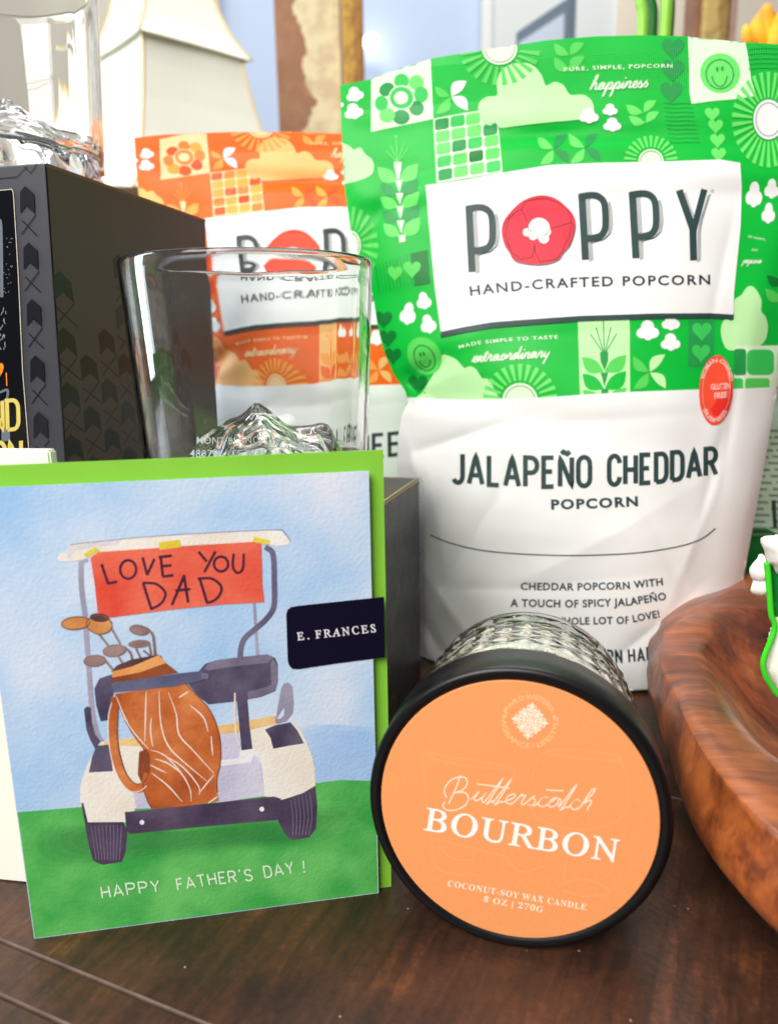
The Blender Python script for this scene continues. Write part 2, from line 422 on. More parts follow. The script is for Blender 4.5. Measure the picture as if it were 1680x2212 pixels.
CUR = {'a': ([(0, .1), (.35, .45), (.8, .9), (.5, 1), (.2, .7), (.2, .2), (.45, 0), (.75, .35), (.9, .95), (.85, .3), (1, 0)], 1.15, []),
       'p': ([(0, .1), (.3, .95), (.2, .2), (0, -1.15), (.1, -.8), (.3, .4), (.6, .98), (.85, .75), (.75, .2), (.45, 0), (.8, 0)], 1.05, []),
       'i': ([(0, .1), (.3, .95), (.25, .3), (.4, 0)], .55, [[(.4, 1.45), (.44, 1.6)]]),
       'n': ([(0, .1), (.25, .95), (.15, 0), (.3, .6), (.6, 1), (.8, .8), (.72, .25), (.85, 0)], 1.0, []),
       'e': ([(0, .1), (.45, .4), (.7, .78), (.5, 1), (.22, .7), (.22, .2), (.5, 0)], .8, []),
       's': ([(0, .1), (.4, .98), (.42, .75), (.68, .4), (.55, .04), (.25, .05), (.5, .0)], .8, []),
       'h': ([(0, .1), (.5, 1.6), (.5, 2.2), (.32, 2.0), (.2, 1), (.08, 0), (.25, .6), (.58, 1), (.75, .75), (.7, .2), (.85, 0)], 1.0, []),
       'x': ([(0, .1), (.25, .95), (.45, .5), (.65, 0)], .85, [[(.1, 0), (.75, .95)]]),
       't': ([(0, .1), (.38, 1.8), (.25, .3), (.4, 0)], .6, [[(0, 1.25), (.65, 1.35)]]),
       'r': ([(0, .1), (.3, 1.05), (.38, .85), (.62, .95), (.58, .3), (.7, 0)], .85, []),
       'o': ([(0, .1), (.5, 1), (.2, .75), (.2, .2), (.45, 0), (.75, .35), (.65, .9), (.5, 1), (.9, .75)], 1.0, []),
       'd': ([(0, .1), (.3, .45), (.75, .9), (.45, 1), (.15, .6), (.2, .1), (.5, .05), (.8, .7), (1.0, 2.2), (.88, .4), (.98, 0)], 1.15, []),
       'y': ([(0, .1), (.25, .95), (.22, .3), (.45, .03), (.75, .45), (.88, .95), (.7, 0), (.4, -1.2)], 1.0, []),
       'c': ([(0, .05), (.1, .3), (.15, .65), (.36, .97), (.6, .86), (.4, 1.0), (.18, .7), (.17, .25), (.4, 0)], .75, []),
       'u': ([(0, .1), (.25, .95), (.2, .25), (.4, 0), (.68, .4), (.82, .95), (.75, .25), (.88, 0)], 1.05, [])}
_gl = {}
SERIF = {c: chr(0x1D400+i) for i, c in enumerate('ABCDEFGHIJKLMNOPQRSTUVWXYZ')}
SERIF.update({c: chr(0x1D7CE+i) for i, c in enumerate('0123456789')})
ROMAN = {c: chr(0x1D434+i) for i, c in enumerate('ABCDEFGHIJKLMNOPQRSTUVWXYZ')}
def roman(t): return ''.join(ROMAN.get(c, c) for c in t)
def serif(t): return ''.join(SERIF.get(c, c) for c in t)
def glyphs(txt, bold=0.0, sp=1.0, shear=0.0):
    k = (txt, bold, sp, shear)
    if k in _gl: return _gl[k]
    c = bpy.data.curves.new('tmp', 'FONT'); c.body = txt; c.offset = bold; c.space_character = sp; c.resolution_u = 3; c.fill_mode = 'FRONT'
    o = bpy.data.objects.new('tmp', c); COL.objects.link(o)
    dg = bpy.context.evaluated_depsgraph_get(); dg.update()
    me = o.evaluated_get(dg).to_mesh()
    V = np.array([v.co[:2] for v in me.vertices]); F = [tuple(p.vertices) for p in me.polygons]
    o.evaluated_get(dg).to_mesh_clear()
    bpy.data.objects.remove(o); bpy.data.curves.remove(c)
    V[:, 0] -= V[:, 1]*shear; x0, x1 = V[:, 0].min(), V[:, 0].max(); cap = CAPH if 'Ñ' in txt else V[:, 1].max()
    V = np.stack([(V[:, 0]-x0)/(x1-x0), V[:, 1]/cap], 1)
    _gl[k] = (V, F, x1-x0)
    return _gl[k]
CAPH = 0.69

class Plane:
    def __init__(s, O, U, V):
        s.O = np.array(O, float); s.U = np.array(U, float)/np.linalg.norm(U); s.V = np.array(V, float)/np.linalg.norm(V); s.N = np.cross(s.U, s.V)
    def w(s, u, v): return np.zeros_like(u)
    def P(s, u, v, h=0.0):
        ww = s.w(u, v)+h
        return s.O+np.multiply.outer(u, s.U)+np.multiply.outer(v, s.V)+np.multiply.outer(ww, s.N)
    def px2uv(s, XY, iters=22):
        XY = np.asarray(XY, float); D = FW+np.multiply.outer((XY[:, 0]-840)/FPX, RT)+np.multiply.outer((1106-XY[:, 1])/FPX, UP)
        w = np.zeros(len(XY)); dn = D@s.N; c0 = (s.O-CAM)@s.N
        for i in range(iters):
            t = (c0+w)/dn; Pt = CAM+D*t[:, None]-s.O
            u = Pt@s.U; v = Pt@s.V
            if i == iters-1: break
            w = .35*w+.65*s.w(u, v)
        return u, v
    def clamp(s, u, v): return u, v

def lay(name, art, sheet, inks, parent, dh, space='px', base=None, smooth=True, cl=True):
    """turn artwork into a mesh on the sheet. base=(V,F,material, uv) is the sheet's own mesh merged in front (same object)"""
    V = np.array(art.V) if len(art.V) else np.zeros((0, 2))
    if space == 'px': u, v = sheet.px2uv(V)
    else: u, v = V[:, 0], V[:, 1]
    if cl: u, v = sheet.clamp(u, v)
    Pn = sheet.P(u, v, np.array(art.Hh)*dh)
    Vv = [tuple(p) for p in Pn]; Ff = list(art.F); names = []; mi = []
    for k in art.M:
        if k not in names: names.append(k)
        mi.append(names.index(k))
    mats = [inks[k] for k in names]; uvs = np.stack([u, v], 1)
    if base is not None:
        bV, bF, bm_, buv = base; off = len(Vv); Vv += [tuple(p) for p in bV]; Ff += [tuple(off+i for i in f) for f in bF]
        for m_ in (bm_ if isinstance(bm_, list) else [bm_]): mats.append(m_)
        nb = len(mats)-(len(bm_) if isinstance(bm_, list) else 1)
        mi += [nb]*len(bF); uvs = np.concatenate([uvs, buv])
    # drop degenerate faces
    A = np.array(Vv); keep = []
    for i, f in enumerate(Ff):
        if len(f) > 4: keep.append(i); continue
        p = A[list(f)]; ar = np.linalg.norm(np.cross(p[1]-p[0], p[2]-p[0]))
        if len(f) == 4: ar += np.linalg.norm(np.cross(p[2]-p[0], p[3]-p[0]))
        if ar > 1e-11: keep.append(i)
    Ff = [Ff[i] for i in keep]; mi = [mi[i] for i in keep]
    # wind towards the sheet normal for the artwork
    out = []
    nart = len(art.V)
    for f in Ff:
        if f[0] < nart:
            p = A[list(f[:3])]
            if np.dot(np.cross(p[1]-p[0], p[2]-p[0]), sheet.N) < 0: f = f[::-1]
        out.append(f)
    me = me_from(name, Vv, out, mi)
    uvl = me.uv_layers.new(name='sheet')
    li = np.zeros(len(me.loops), np.int32); me.loops.foreach_get('vertex_index', li)
    uvl.data.foreach_set('uv', uvs[li].astype(np.float32).ravel())
    return link(name, me, mats, parent, smooth)

# ================================================================== POPCORN POUCH (sheet shape shared by every pouch)
def frame(yaw, lean, roll=0.0):
    th, ph = radians(yaw), radians(lean)
    U = np.array([cos(th), -sin(th), 0]); B = np.array([sin(th), cos(th), 0]); V = cos(ph)*np.array([0, 0, 1.])+sin(ph)*B
    r = radians(roll); return U*cos(r)+V*sin(r), V*cos(r)-U*sin(r)
class Pouch(Plane):
    def __init__(s, O, yaw, lean, roll=0.0, shape=None):
        U, V = frame(yaw, lean, roll); Plane.__init__(s, O, U, V)
        if shape is None:
            flat = Plane(O, U, V)
            Lp = [(735, 185), (737, 260), (744, 400), (758, 500), (784, 580), (806, 640), (815, 700), (828, 755), (850, 808), (876, 845), (881, 868), (868, 895), (860, 940), (858, 1000), (866, 1080), (880, 1180), (893, 1290), (905, 1400), (912, 1460)]
            Rp = [(1790, 110), (1772, 300), (1752, 500), (1725, 650), (1697, 760), (1675, 851), (1640, 1050), (1603, 1249), (1590, 1330), (1578, 1400), (1570, 1450)]
            Tp = [(735, 185), (801, 174), (847, 156), (933, 129), (1060, 109), (1175, 92), (1290, 82), (1376, 80), (1479, 82), (1611, 95), (1680, 98), (1790, 110)]
            lu, lv = flat.px2uv(Lp); ru, rv = flat.px2uv(Rp); tu, tv = flat.px2uv(Tp)
            s.Lc = (lv[::-1], lu[::-1]); s.Rc = (rv[::-1], ru[::-1]); s.Tc = (tu, tv)
            s.top = tv.max()
            s.dents = []
            for px, py, sx, sy, amp, rot in [(925, 800, .021, .006, -.0062, -28), (985, 760, .02, .006, .0022, -30), (905, 890, .010, .020, .0018, 0), (1180, 905, .05, .010, -.0016, 12), (960, 1010, .02, .05, -.0020, 20), (1000, 1330, .018, .03, -.0026, -30),
                                             (1500, 900, .014, .05, -.0018, 10), (1590, 760, .008, .07, .0016, 14), (1560, 1090, .02, .03, .0014, 0), (1075, 1190, .03, .012, -.0012, 10), (1100, 290, .06, .0045, -.0013, 6), (1400, 300, .05, .0055, -.0014, 3), (880, 440, .014, .03, -.0018, -15), (1230, 330, .05, .004, .0011, 4), (850, 300, .03, .005, -.001, 14),
                                             (1330, 1400, .03, .014, .0014, 8), (1480, 430, .02, .05, .001, 0), (1480, 1250, .012, .05, -.0016, 8)]:
                a, b = flat.px2uv([(px, py)]); s.dents.append((a[0], b[0], sx, sy, amp, radians(rot)))
            s.creases = []
            for px, py, ln, wd, amp, rot in [(925, 1350, .032, .0045, -.0045, -52), (975, 1290, .030, .004, .0022, -50), (945, 1440, .02, .004, -.0022, -20), (1010, 935, .026, .0035, -.0026, 18), (900, 1000, .02, .004, .002, -70), (1515, 1010, .03, .004, -.0020, 78), (1480, 1130, .03, .0035, .0014, 70), (1230, 905, .045, .003, -.0009, 4), (1130, 1230, .05, .004, -.0012, 8), (1360, 1330, .03, .004, -.0016, 40), (1420, 1180, .035, .003, -.001, -62), (950, 1110, .03, .004, .0014, -78), (1560, 900, .03, .003, -.0016, 84), (880, 830, .018, .003, -.0026, -24), (1540, 600, .03, .003, -.0010, 80), (815, 480, .02, .0035, -.0014, 70), (1160, 300, .06, .0022, -.0008, 8), (1000, 350, .03, .0025, -.0009, 16), (1500, 330, .03, .0025, -.0008, 4), (1300, 720, .05, .003, -.0007, 3), (1000, 1180, .05, .005, -.0015, 60), (1250, 1150, .06, .005, .0008, 30)]:
                a, b = flat.px2uv([(px, py)]); s.creases.append((a[0], b[0], ln, wd, amp, radians(rot)))
            s.shape = (s.Lc, s.Rc, s.Tc, s.top, s.dents, s.creases)
        else:
            s.shape = shape; s.Lc, s.Rc, s.Tc, s.top, s.dents, s.creases = shape
    def LR(s, v): return np.interp(v, *s.Lc), np.interp(v, *s.Rc)
    def topv(s, u): return np.interp(u, *s.Tc)
    def bulge(s, u, v):
        L, R = s.LR(v); q = np.clip((u-L)/(R-L), 0, 1); t = np.clip(v/s.top, 0, 1)
        D = np.interp(t, [0, .1, .25, .45, .6, .75, .86, .93, 1], [.040, .040, .038, .030, .0215, .0125, .005, .0022, .0015])
        return D*(1-np.abs(2*q-1)**2.3)**.85+.0006
    def w(s, u, v):
        b = s.bulge(u, v); e = np.zeros_like(b); L, R = s.LR(v); q = np.clip((u-L)/(R-L), 0, 1)
        m = np.clip(np.minimum(q, 1-q)/.04, 0, 1)
        for a, c, sx, sy, amp, r in s.dents:
            x = (u-a)*cos(r)-(v-c)*sin(r); y = (u-a)*sin(r)+(v-c)*cos(r)
            e += amp*np.exp(-(x/sx)**2-(y/sy)**2)
        for a, c, ln, wd, amp, r in s.creases:
            x = (u-a)*cos(r)+(v-c)*sin(r); y = -(u-a)*sin(r)+(v-c)*cos(r)
            e += amp*np.exp(-(x/ln)**2)*np.exp(-np.sqrt((y/wd)**2+.05)+.22)
        e += .00035*np.sin(u*95+v*70)*np.sin(v*120-u*40)
        z = np.exp(-((v-.252)/.006)**2)*.0009-np.exp(-((v-.243)/.005)**2)*.0008
        return b+(e+z)*m
    def clamp(s, u, v):
        v = np.clip(v, 0.0005, None); L, R = s.LR(v); u = np.clip(u, L+.0002, R-.0002); v = np.minimum(v, s.topv(u)-.0002)
        return u, v
    def mesh(s, back=False, nu=110, nv=140):
        V = []; UVs = []; F = []
        Sx = np.linspace(0, 1, nu+1); Tt = np.linspace(0, 1, nv+1)
        Tg, Sg = np.meshgrid(Tt, Sx, indexing='ij')
        L, R = s.LR(Tg*s.top); u = L+(R-L)*Sg; v = Tg*s.topv(u); L, R = s.LR(v); u = L+(R-L)*Sg
        u, v = u.ravel(), v.ravel()
        if back: Pn = s.P(u, v, -2*s.w(u, v)*.5-s.bulge(u, v)+0.0)
        else: Pn = s.P(u, v)
        for i in range(nv):
            for j in range(nu):
                a = i*(nu+1)+j; q = (a, a+1, a+nu+2, a+nu+1); F.append(q if not back else q[::-1])
        return list(Pn), F, np.stack([u, v], 1), nu
    def body(s):
        fV, fF, fuv, nu = s.mesh(); bV, bF, buv, _ = s.mesh(True, 50, 60)
        off = len(fV); V = fV+bV; F = fF+[tuple(off+i for i in f) for f in bF]; uv = np.concatenate([fuv, buv])
        # bottom gusset
        row_f = list(range(nu+1)); row_b = [off+i for i in range(51)]
        F.append(tuple(row_f[::-1]+row_b))
        return V, F, uv

GREEN = dict(base=(5, 190, 60), pale=(196, 247, 178), white=(246, 246, 244), cream=(226, 249, 216), light=(112, 232, 108), mid=(60, 205, 92), mid2=(90, 214, 92), dark=(38, 156, 76), deep=(14, 124, 48), line=(16, 160, 56), ink=(48, 72, 70), ink2=(52, 60, 64), red=(238, 44, 66), redl=(120, 28, 44), grey=(126, 112, 112), ring=(150, 175, 140))
ORANGE = dict(base=(250, 102, 0), pale=(255, 188, 112), white=(247, 246, 244), cream=(255, 214, 158), light=(255, 168, 66), mid=(250, 130, 40), mid2=(255, 160, 70), dark=(240, 86, 26), deep=(228, 72, 18), line=(236, 98, 10), ink=(50, 58, 58), ink2=(54, 58, 60), red=(240, 66, 22), redl=(230, 60, 20), grey=(236, 120, 60), ring=(255, 150, 60))
def film_set(nm, P): return {k: film('pouch_film_%s_%s' % (nm, k), c) for k, c in P.items()}

def sun(A, k, c, rx, ry, r1, r2, a0, a1, n, core='cream', ray_ink='mid2', ringw=None, layer=2, w=.5):
    """rays + core disc; angles in degrees, clockwise from +x in picture sense (y down)"""
    S = lambda P: T(k, P)
    for i in range(n):
        q = radians(a0+(a1-a0)*(i+.5)/n); dq = radians(abs(a1-a0)/n)*w*.5
        asp = ry/rx
        P = [(c[0]+r1*cos(q-dq*1.0), c[1]+asp*r1*sin(q-dq*1.0)), (c[0]+r2*cos(q-dq), c[1]+asp*r2*sin(q-dq)), (c[0]+r2*cos(q+dq), c[1]+asp*r2*sin(q+dq)), (c[0]+r1*cos(q+dq), c[1]+asp*r1*sin(q+dq))]
        A.poly(S(P), ray_ink, layer+1)
    A.poly(S(ell(c, rx, ry, n=40)), core, layer+2)
    A.stroke(S(ell(c, rx*.83, ry*.83, n=40)), 2.2, 'ring', layer+3, closed=True)
def butterfly(A, k, c, tips, inks, layer=2, wid=.36):
    for t, i in zip(tips, inks): A.poly(T(k, leaf(t, (c[0]+(4 if t[0] > c[0] else -4), c[1]+(3 if t[1] > c[1] else -3)), wid)), i, layer)

def pouch_art(flavour, full=True):
    A = Art(7.0); X = lambda k, P, ink, l=2: A.poly(T(k, P), ink, l)
    # --- top band
    X('C3', [(278, 90), (806, -60), (832, 503), (275, 620)], 'cream', 1)
    for c, rx, ry, rot, ink in [((548, 165), 66, 66, 0, 'mid'), ((680, 178), 66, 66, 0, 'light'), ((722, 285), 62, 72, 0, 'mid'), ((682, 408), 66, 66, 0, 'dark'), ((545, 488), 76, 66, 0, 'dark'), ((420, 470), 70, 66, 0, 'light'), ((368, 365), 58, 68, 0, 'mid'), ((416, 240), 70, 58, -30, 'dark')]:
        X('C3', ell(c, rx, ry, rot), ink, 2)
    X('C3', ell((548, 315), 116, 110), 'cream', 3); X('C3', ell((548, 315), 104, 98), 'mid', 4); X('C3', ell((545, 317), 62, 58), 'cream', 5)
    butterfly(A, 'C3', (985, 304), [(845, 212), (858, 462)], ['mid2', 'mid2']); butterfly(A, 'C3', (990, 304), [(1130, 165), (1140, 430)], ['white', 'white'], 2, .42)
    X('C3', [(832, 503), (1100, 452), (1240, 432), (1400, 440), (1450, 982), (862, 1078)], 'cream', 2)
    rows = [[((908, 550), 'dark'), ((1048, 522), 'mid'), ((1186, 502), 'light'), ((1332, 500), 'pale')], [((915, 660), 'light'), ((1055, 635), 'light'), ((1197, 612), 'light'), ((1340, 600), 'dark')],
            [((922, 768), 'light'), ((1062, 742), 'dark'), ((1205, 718), 'mid'), ((1350, 702), 'light')], [((930, 882), 'mid'), ((1070, 860), 'mid2'), ((1214, 836), 'deep'), ((1360, 814), 'mid2')], [((938, 1000), 'dark'), ((1078, 972), 'light'), ((1222, 948), 'light'), ((1368, 930), 'mid')]]
    for r in rows:
        for c, ink in r: X('C3', rrect(c, 63, 50, -.17), ink, 3)
    X('R2', smooth_pts([(553, 318), (558, 285), (585, 264), (624, 258), (622, 215), (640, 165), (690, 138), (750, 142), (790, 182), (806, 222), (838, 208), (872, 220), (897, 256), (945, 256), (975, 275), (986, 305), (978, 335), (930, 350), (800, 362), (690, 375), (632, 380), (625, 345), (600, 372), (570, 355)], True, 3), 'pale', 4)
    sun(A, 'R2', (633, 84), 66, 60, 74, 152, 0, 180, 12, layer=3)
    for t, b in [((838, 62), (893, 108)), ((950, 60), (897, 108)), ((838, 114), (893, 168)), ((952, 110), (897, 168))]: X('R2', leaf(t, b, .4), 'mid2', 2)
    A.text('PURE, SIMPLE, POPCORN', T('R4', [(240, 182), (480, 168), (750, 160), (968, 156)]), 26*TS('R4'), 'cream', 5, .02, 1.25)
    A.cursive('happiness', T('R4', [(412, 306)])[0], T('R4', [(800, 286)])[0], 44*TS('R4'), 'cream', 5, 3.3)
    for c, sz in [((972, 20), 150), ((970, 168), 158), ((960, 312), 150)]: X('R4', heart(c, sz), 'dark', 2)
    X('R4', [(1072, -60), (1450, -60), (1478, 90), (1497, 240), (1532, 345), (1400, 366), (1250, 378), (1096, 398), (1082, 320), (1080, 150)], 'cream', 2)
    X('R4', smooth_pts(ell((1288, 192), 134, 133, n=14), True, 3), 'light', 3)
    A.stroke(T('R4', smooth_pts(ell((1285, 200), 92, 98, n=12), True, 3)), 8*TS('R4'), 'dark', 4, True)
    for c in ((1268, 166), (1302, 162)): X('R4', ell(c, 9, 17, n=12), 'dark', 4)
    A.stroke(T('R4', smooth_pts([(1232, 212), (1246, 255), (1285, 284), (1318, 262), (1336, 212)], False)), 8*TS('R4'), 'dark', 4)
    for i, y in enumerate((28, 62, 96, 128, 160)): A.stroke(T('R4', smooth_pts([(1476, y+6), (1560, y-2), (1680, y), (1900, y+4)], False, 4)), 5*TS('R4'), 'line' if i != 2 else 'dark', 2)
    for i in range(10): y = 396+29*i; A.stroke(T('R4', smooth_pts([(905+4.5*i, y-6+3*(i % 2)), (965+4*i, y+3), (1030+4*i, y-1), (1098+6*i, y+2-2*(i % 2))], False, 4)), 5.5*TS('R4'), 'line', 2)
    for t, b in [((655, 404), (770, 458)), ((860, 376), (775, 458)), ((674, 480), (785, 528)), ((878, 452), (790, 528))]: X('R4', leaf(t, b, .4), 'light', 2)
    for c, r in [((405, 480), 66), ((547, 440), 50), ((562, 540), 60)]: X('R4', popc(c, r, r*.85), 'white', 5)
    butterfly(A, 'R4', (170, 703), [(62, 613), (80, 808), (262, 602), (272, 798)], ['light', 'light', 'dark', 'dark']); butterfly(A, 'R4', (378, 695), [(272, 600), (284, 796), (470, 596), (482, 786)], ['light', 'light', 'dark', 'dark'])
    sun(A, 'R4', (823, 783), 84, 80, 100, 180, 180, 360, 13, ray_ink='light')
    for c in [(1235, 466), (1258, 546), (1270, 642), (1278, 736)]: X('R4', heart(c, 100), 'light', 2)
    sun(A, 'R4', (1612, 505), 102, 134, 112, 245, 0, 360, 30, core='white', ray_ink='light', layer=3)
    # --- left column
    for c, r in [((130, 285), 78), ((120, 437), 84), ((-15, 375), 46)]: X('C3', popc(c, r, r*.9, -12), 'white', 2)
    X('C3', smooth_pts([(-60, 745), (70, 738), (120, 780), (180, 760), (226, 820), (280, 862), (302, 925), (280, 1000), (180, 1050), (40, 1085), (-60, 1100)], True, 3), 'pale', 2)
    for P in [[(512, 880), (500, 660)], [(508, 880), (452, 742)], [(506, 885), (412, 790)], [(516, 880), (566, 722)], [(520, 885), (608, 756)]]: A.stroke(T('C3', P), 6*TS('C3'), 'light', 2)
    X('C3', ell((500, 660), 10, 12, n=10), 'light', 2)
    for P in [[(480, 890), (550, 888), (546, 950), (526, 1045), (512, 1045), (488, 950)], [(492, 1055), (558, 1050), (530, 1160)], [(497, 1170), (563, 1165), (535, 1275)], [(500, 1285), (570, 1280), (540, 1395)], [(507, 1415), (573, 1408), (546, 1530)], [(522, 1545), (580, 1540), (583, 1600), (530, 1610)]]: X('C3', P, 'cream', 3)
    for l, r, b, ink in [((333, 935), (692, 903), (522, 1062), 'light'), ((356, 1085), (695, 1040), (528, 1175), 'dark'), ((356, 1200), (706, 1153), (532, 1292), 'light'), ((368, 1325), (705, 1270), (538, 1420), 'dark'), ((386, 1440), (710, 1385), (545, 1548), 'light')]:
        X('C3', leaf(l, (b[0]-6, b[1]), .44, .08), ink, 2); X('C3', leaf(r, (b[0]+6, b[1]), .44, -.08), ink, 2)
    sun(A, 'A5', (8, 570), 110, 150, 125, 285, -90, 90, 11, ray_ink='mid2')
    X('A5', [(600, 650), (776, 612), (803, 946), (645, 976)], 'deep', 2)
    for i in range(11): A.stroke(T('A5', [(262+34*i, 760-11*i), (300+36*i, 1050-9*i)]), 6*TS('A5'), 'line' if i % 3 else 'deep', 2)
    X('A5', heart((455, 840), 150), 'mid2', 4); X('A5', heart((622, 800), 175), 'mid2', 4)
    for c, rx, ry, ro in [((582, 1245), 78, 118, 10), ((737, 1118), 72, 92, -8), ((780, 1348), 78, 100, -12)]: X('A5', popc(c, rx, ry, ro), 'white', 3)
    for c, sz in [((340, 1295), 175), ((380, 1480), 175), ((435, 1655), 165), ((680, 1930), 190)]: X('A5', heart(c, sz), 'deep', 2)
    X('A7', smooth_pts([(212, 790), (235, 720), (280, 640), (330, 560), (365, 450), (400, 412), (440, 418), (510, 452), (572, 520), (612, 506), (668, 526), (716, 602), (760, 606), (800, 660), (812, 800)], True, 3), 'pale', 2)
    X('A5', smooth_pts(ell((745, 1662), 160, 196, -32, n=14), True, 3), 'mid2', 3)
    A.stroke(T('A5', smooth_pts(ell((745, 1682), 96, 132, -28, n=12), True, 3)), 11*TS('A5'), 'deep', 4, True)
    for c in ((705, 1650), (738, 1642)): X('A5', ell(c, 11, 24, -20, n=12), 'deep', 4)
    A.stroke(T('A5', smooth_pts([(692, 1715), (725, 1760), (770, 1772), (798, 1745), (800, 1700)], False)), 11*TS('A5'), 'deep', 4)
    # --- strip under the label
    A.text('MADE SIMPLE TO TASTE', T('A7', [(532, 362), (700, 325), (950, 300), (1335, 280)]), 28*TS('A7'), 'cream', 5, .02, 1.25)
    A.cursive('extraordinary', T('A7', [(632, 472)])[0], T('A7', [(1262, 428)])[0], 46*TS('A7'), 'cream', 5, 3.3)
    sun(A, 'A7', (1028, 782), 144, 140, 165, 305, 180, 360, 13, ray_ink='light', layer=2)
    X('A8', [(38, 280), (462, 275), (466, 880), (56, 900)], 'pale', 2)
    for P in [[(255, 545), (246, 280)], [(250, 545), (186, 336)], [(246, 545), (142, 392)], [(260, 545), (307, 336)], [(264, 545), (355, 386)]]: A.stroke(T('A8', P), 8*TS('A8'), 'dark', 3)
    for P in [[(220, 538), (285, 536), (284, 610), (256, 690), (222, 610)], [(225, 708), (286, 706), (256, 822)], [(230, 842), (286, 840), (286, 900), (230, 900)]]: X('A8', P, 'dark', 4)
    for l, r, b, ink in [((72, 578), (433, 562), (254, 702), 'mid2'), ((75, 714), (433, 694), (254, 842), 'base'), ((78, 848), (433, 830), (254, 960), 'mid2')]:
        X('A8', leaf(l, (b[0]-4, b[1]), .42, .08), ink, 3); X('A8', leaf(r, (b[0]+4, b[1]), .42, -.08), ink, 3)
    for c, r in [((608, 362), 92), ((797, 296), 74), ((795, 458), 80)]: X('A8', popc(c, r, r*.95), 'white', 3)
    X('A8', [(944, 260), (1162, 260), (1146, 656), (940, 656)], 'dark', 2); X('A8', heart((1052, 362), 158), 'mid', 3); X('A8', heart((1045, 540), 150), 'mid', 3)
    butterfly(A, 'A8', (620, 705), [(490, 572), (494, 842)], ['mid2', 'mid2'], 3); butterfly(A, 'A8', (625, 705), [(752, 558), (757, 838)], ['pale', 'pale'], 3)
    X('A8', smooth_pts([(1250, 270), (1312, 275), (1318, 120), (1360, 82), (1385, 60), (1425, 5), (1470, 2), (1512, 50), (1540, 120), (1538, 205), (1575, 250), (1592, 340), (1572, 440), (1500, 505), (1400, 520), (1270, 522), (1222, 450), (1208, 360), (1220, 300)], True, 3), 'pale', 3)
    X('A8', [(1330, 488), (1700, 484), (1900, 480), (1900, 840), (1310, 840)], 'cream', 4)
    for c, hw, hh, ink in [((1364, 620), 50, 108, 'dark'), ((1530, 622), 112, 104, 'mid'), ((1345, 800), 44, 48, 'mid'), ((1505, 800), 100, 48, 'mid2'), ((1760, 622), 90, 104, 'light')]: X('A8', rrect(c, hw, hh, 0, .5), ink, 5)
    # --- right column
    for c, rx, ry in [((1588, 632), 31, 52), ((1654, 610), 27, 40), ((1642, 702), 25, 42)]: X('R2', popc(c, rx, ry, 5), 'white', 2)
    A.text('BE HAPPY,', T('R2', [(1566, 792), (1632, 806)]), 8*TS('R2'), 'cream', 2, .01, 1.1); A.text('EAT', T('R2', [(1580, 842), (1602, 845)]), 8*TS('R2'), 'cream', 2, .01, 1.1)
    A.cursive('popcorn', T('R2', [(1546, 888)])[0], T('R2', [(1614, 890)])[0], 11*TS('R2'), 'cream', 2, 2.2)
    for t, b, ink in [((1636, 935), (1700, 968), 'deep'), ((1630, 985), (1700, 1030), 'mid2')]: X('R2', leaf(t, b, .4), ink, 2)
    # --- white lower panel
    A.poly(T('A9', [(60, 380), (160, 380), (400, 388), (560, 385), (700, 382), (870, 370), (1080, 358), (1350, 348), (1500, 346), (1680, 338), (1900, 330), (1800, 1200), (1700, 1900), (60, 1900)]), 'white', 7)
    if flavour == 'JALAPEÑO CHEDDAR' or flavour == 'PIMENTO CHEESE':
        w1, w2 = flavour.split(' '); e1, b2 = ((918, 980) if w1[0] == 'J' else (850, 925))
        line = [(343, 727), (500, 738), (690, 746), (910, 742), (1160, 729), (1300, 711), (1432, 694)]
        ly = lambda x: float(np.interp(x, [p[0] for p in line], [p[1] for p in line]))
        seg = lambda xs: T('A9', [(x, ly(x)) for x in xs])
        A.letters(w1, seg(np.linspace(352, e1-8, 6)), 118*TS('A9'), .42, 'ink', 9, .165, .55, up=(0, -1))
        A.letters(w2, seg(list(b2+8+(1424-b2-8)*np.linspace(0, 1, 6)**.93)), (118*TS('A9'), 108*TS('A9')), .42, 'ink', 9, .165, .55, up=(0, -1))
    A.text('POPCORN', T('A9', [(752, 837), (930, 832), (1106, 823)]), 40*TS('A9'), 'ink', 9, .04, 1.2)
    A.stroke(T('A9', smooth_pts([(258, 942), (330, 972), (450, 1002), (600, 1018), (800, 1026), (1000, 1022), (1150, 1010), (1290, 985), (1370, 955), (1422, 915)], False, 5)), 5*TS('A9'), 'ink2', 9)
    if flavour == 'JALAPEÑO CHEDDAR':
        A.text('CHEDDAR POPCORN WITH', T('A9', [(627, 1166), (850, 1168), (1060, 1163), (1208, 1146)]), 30*TS('A9'), 'ink2', 9, .03, 1.1)
        A.text('A TOUCH OF SPICY JALAPEÑO', T('A9', [(585, 1234), (850, 1238), (1070, 1230), (1222, 1206)]), 30*TS('A9'), 'ink2', 9, .03, 1.1)
        A.text('AND A WHOLE LOT OF LOVE!', T('A9', [(610, 1302), (850, 1308), (1060, 1304), (1195, 1277)]), 30*TS('A9'), 'ink2', 9, .03, 1.1)
        A.letters('POPCORN HAPPY', T('A9', [(800, 1462), (1000, 1466), (1240, 1448)]), 52*TS('A9'), .34, 'ink2', 9, .17, .7)
    return A

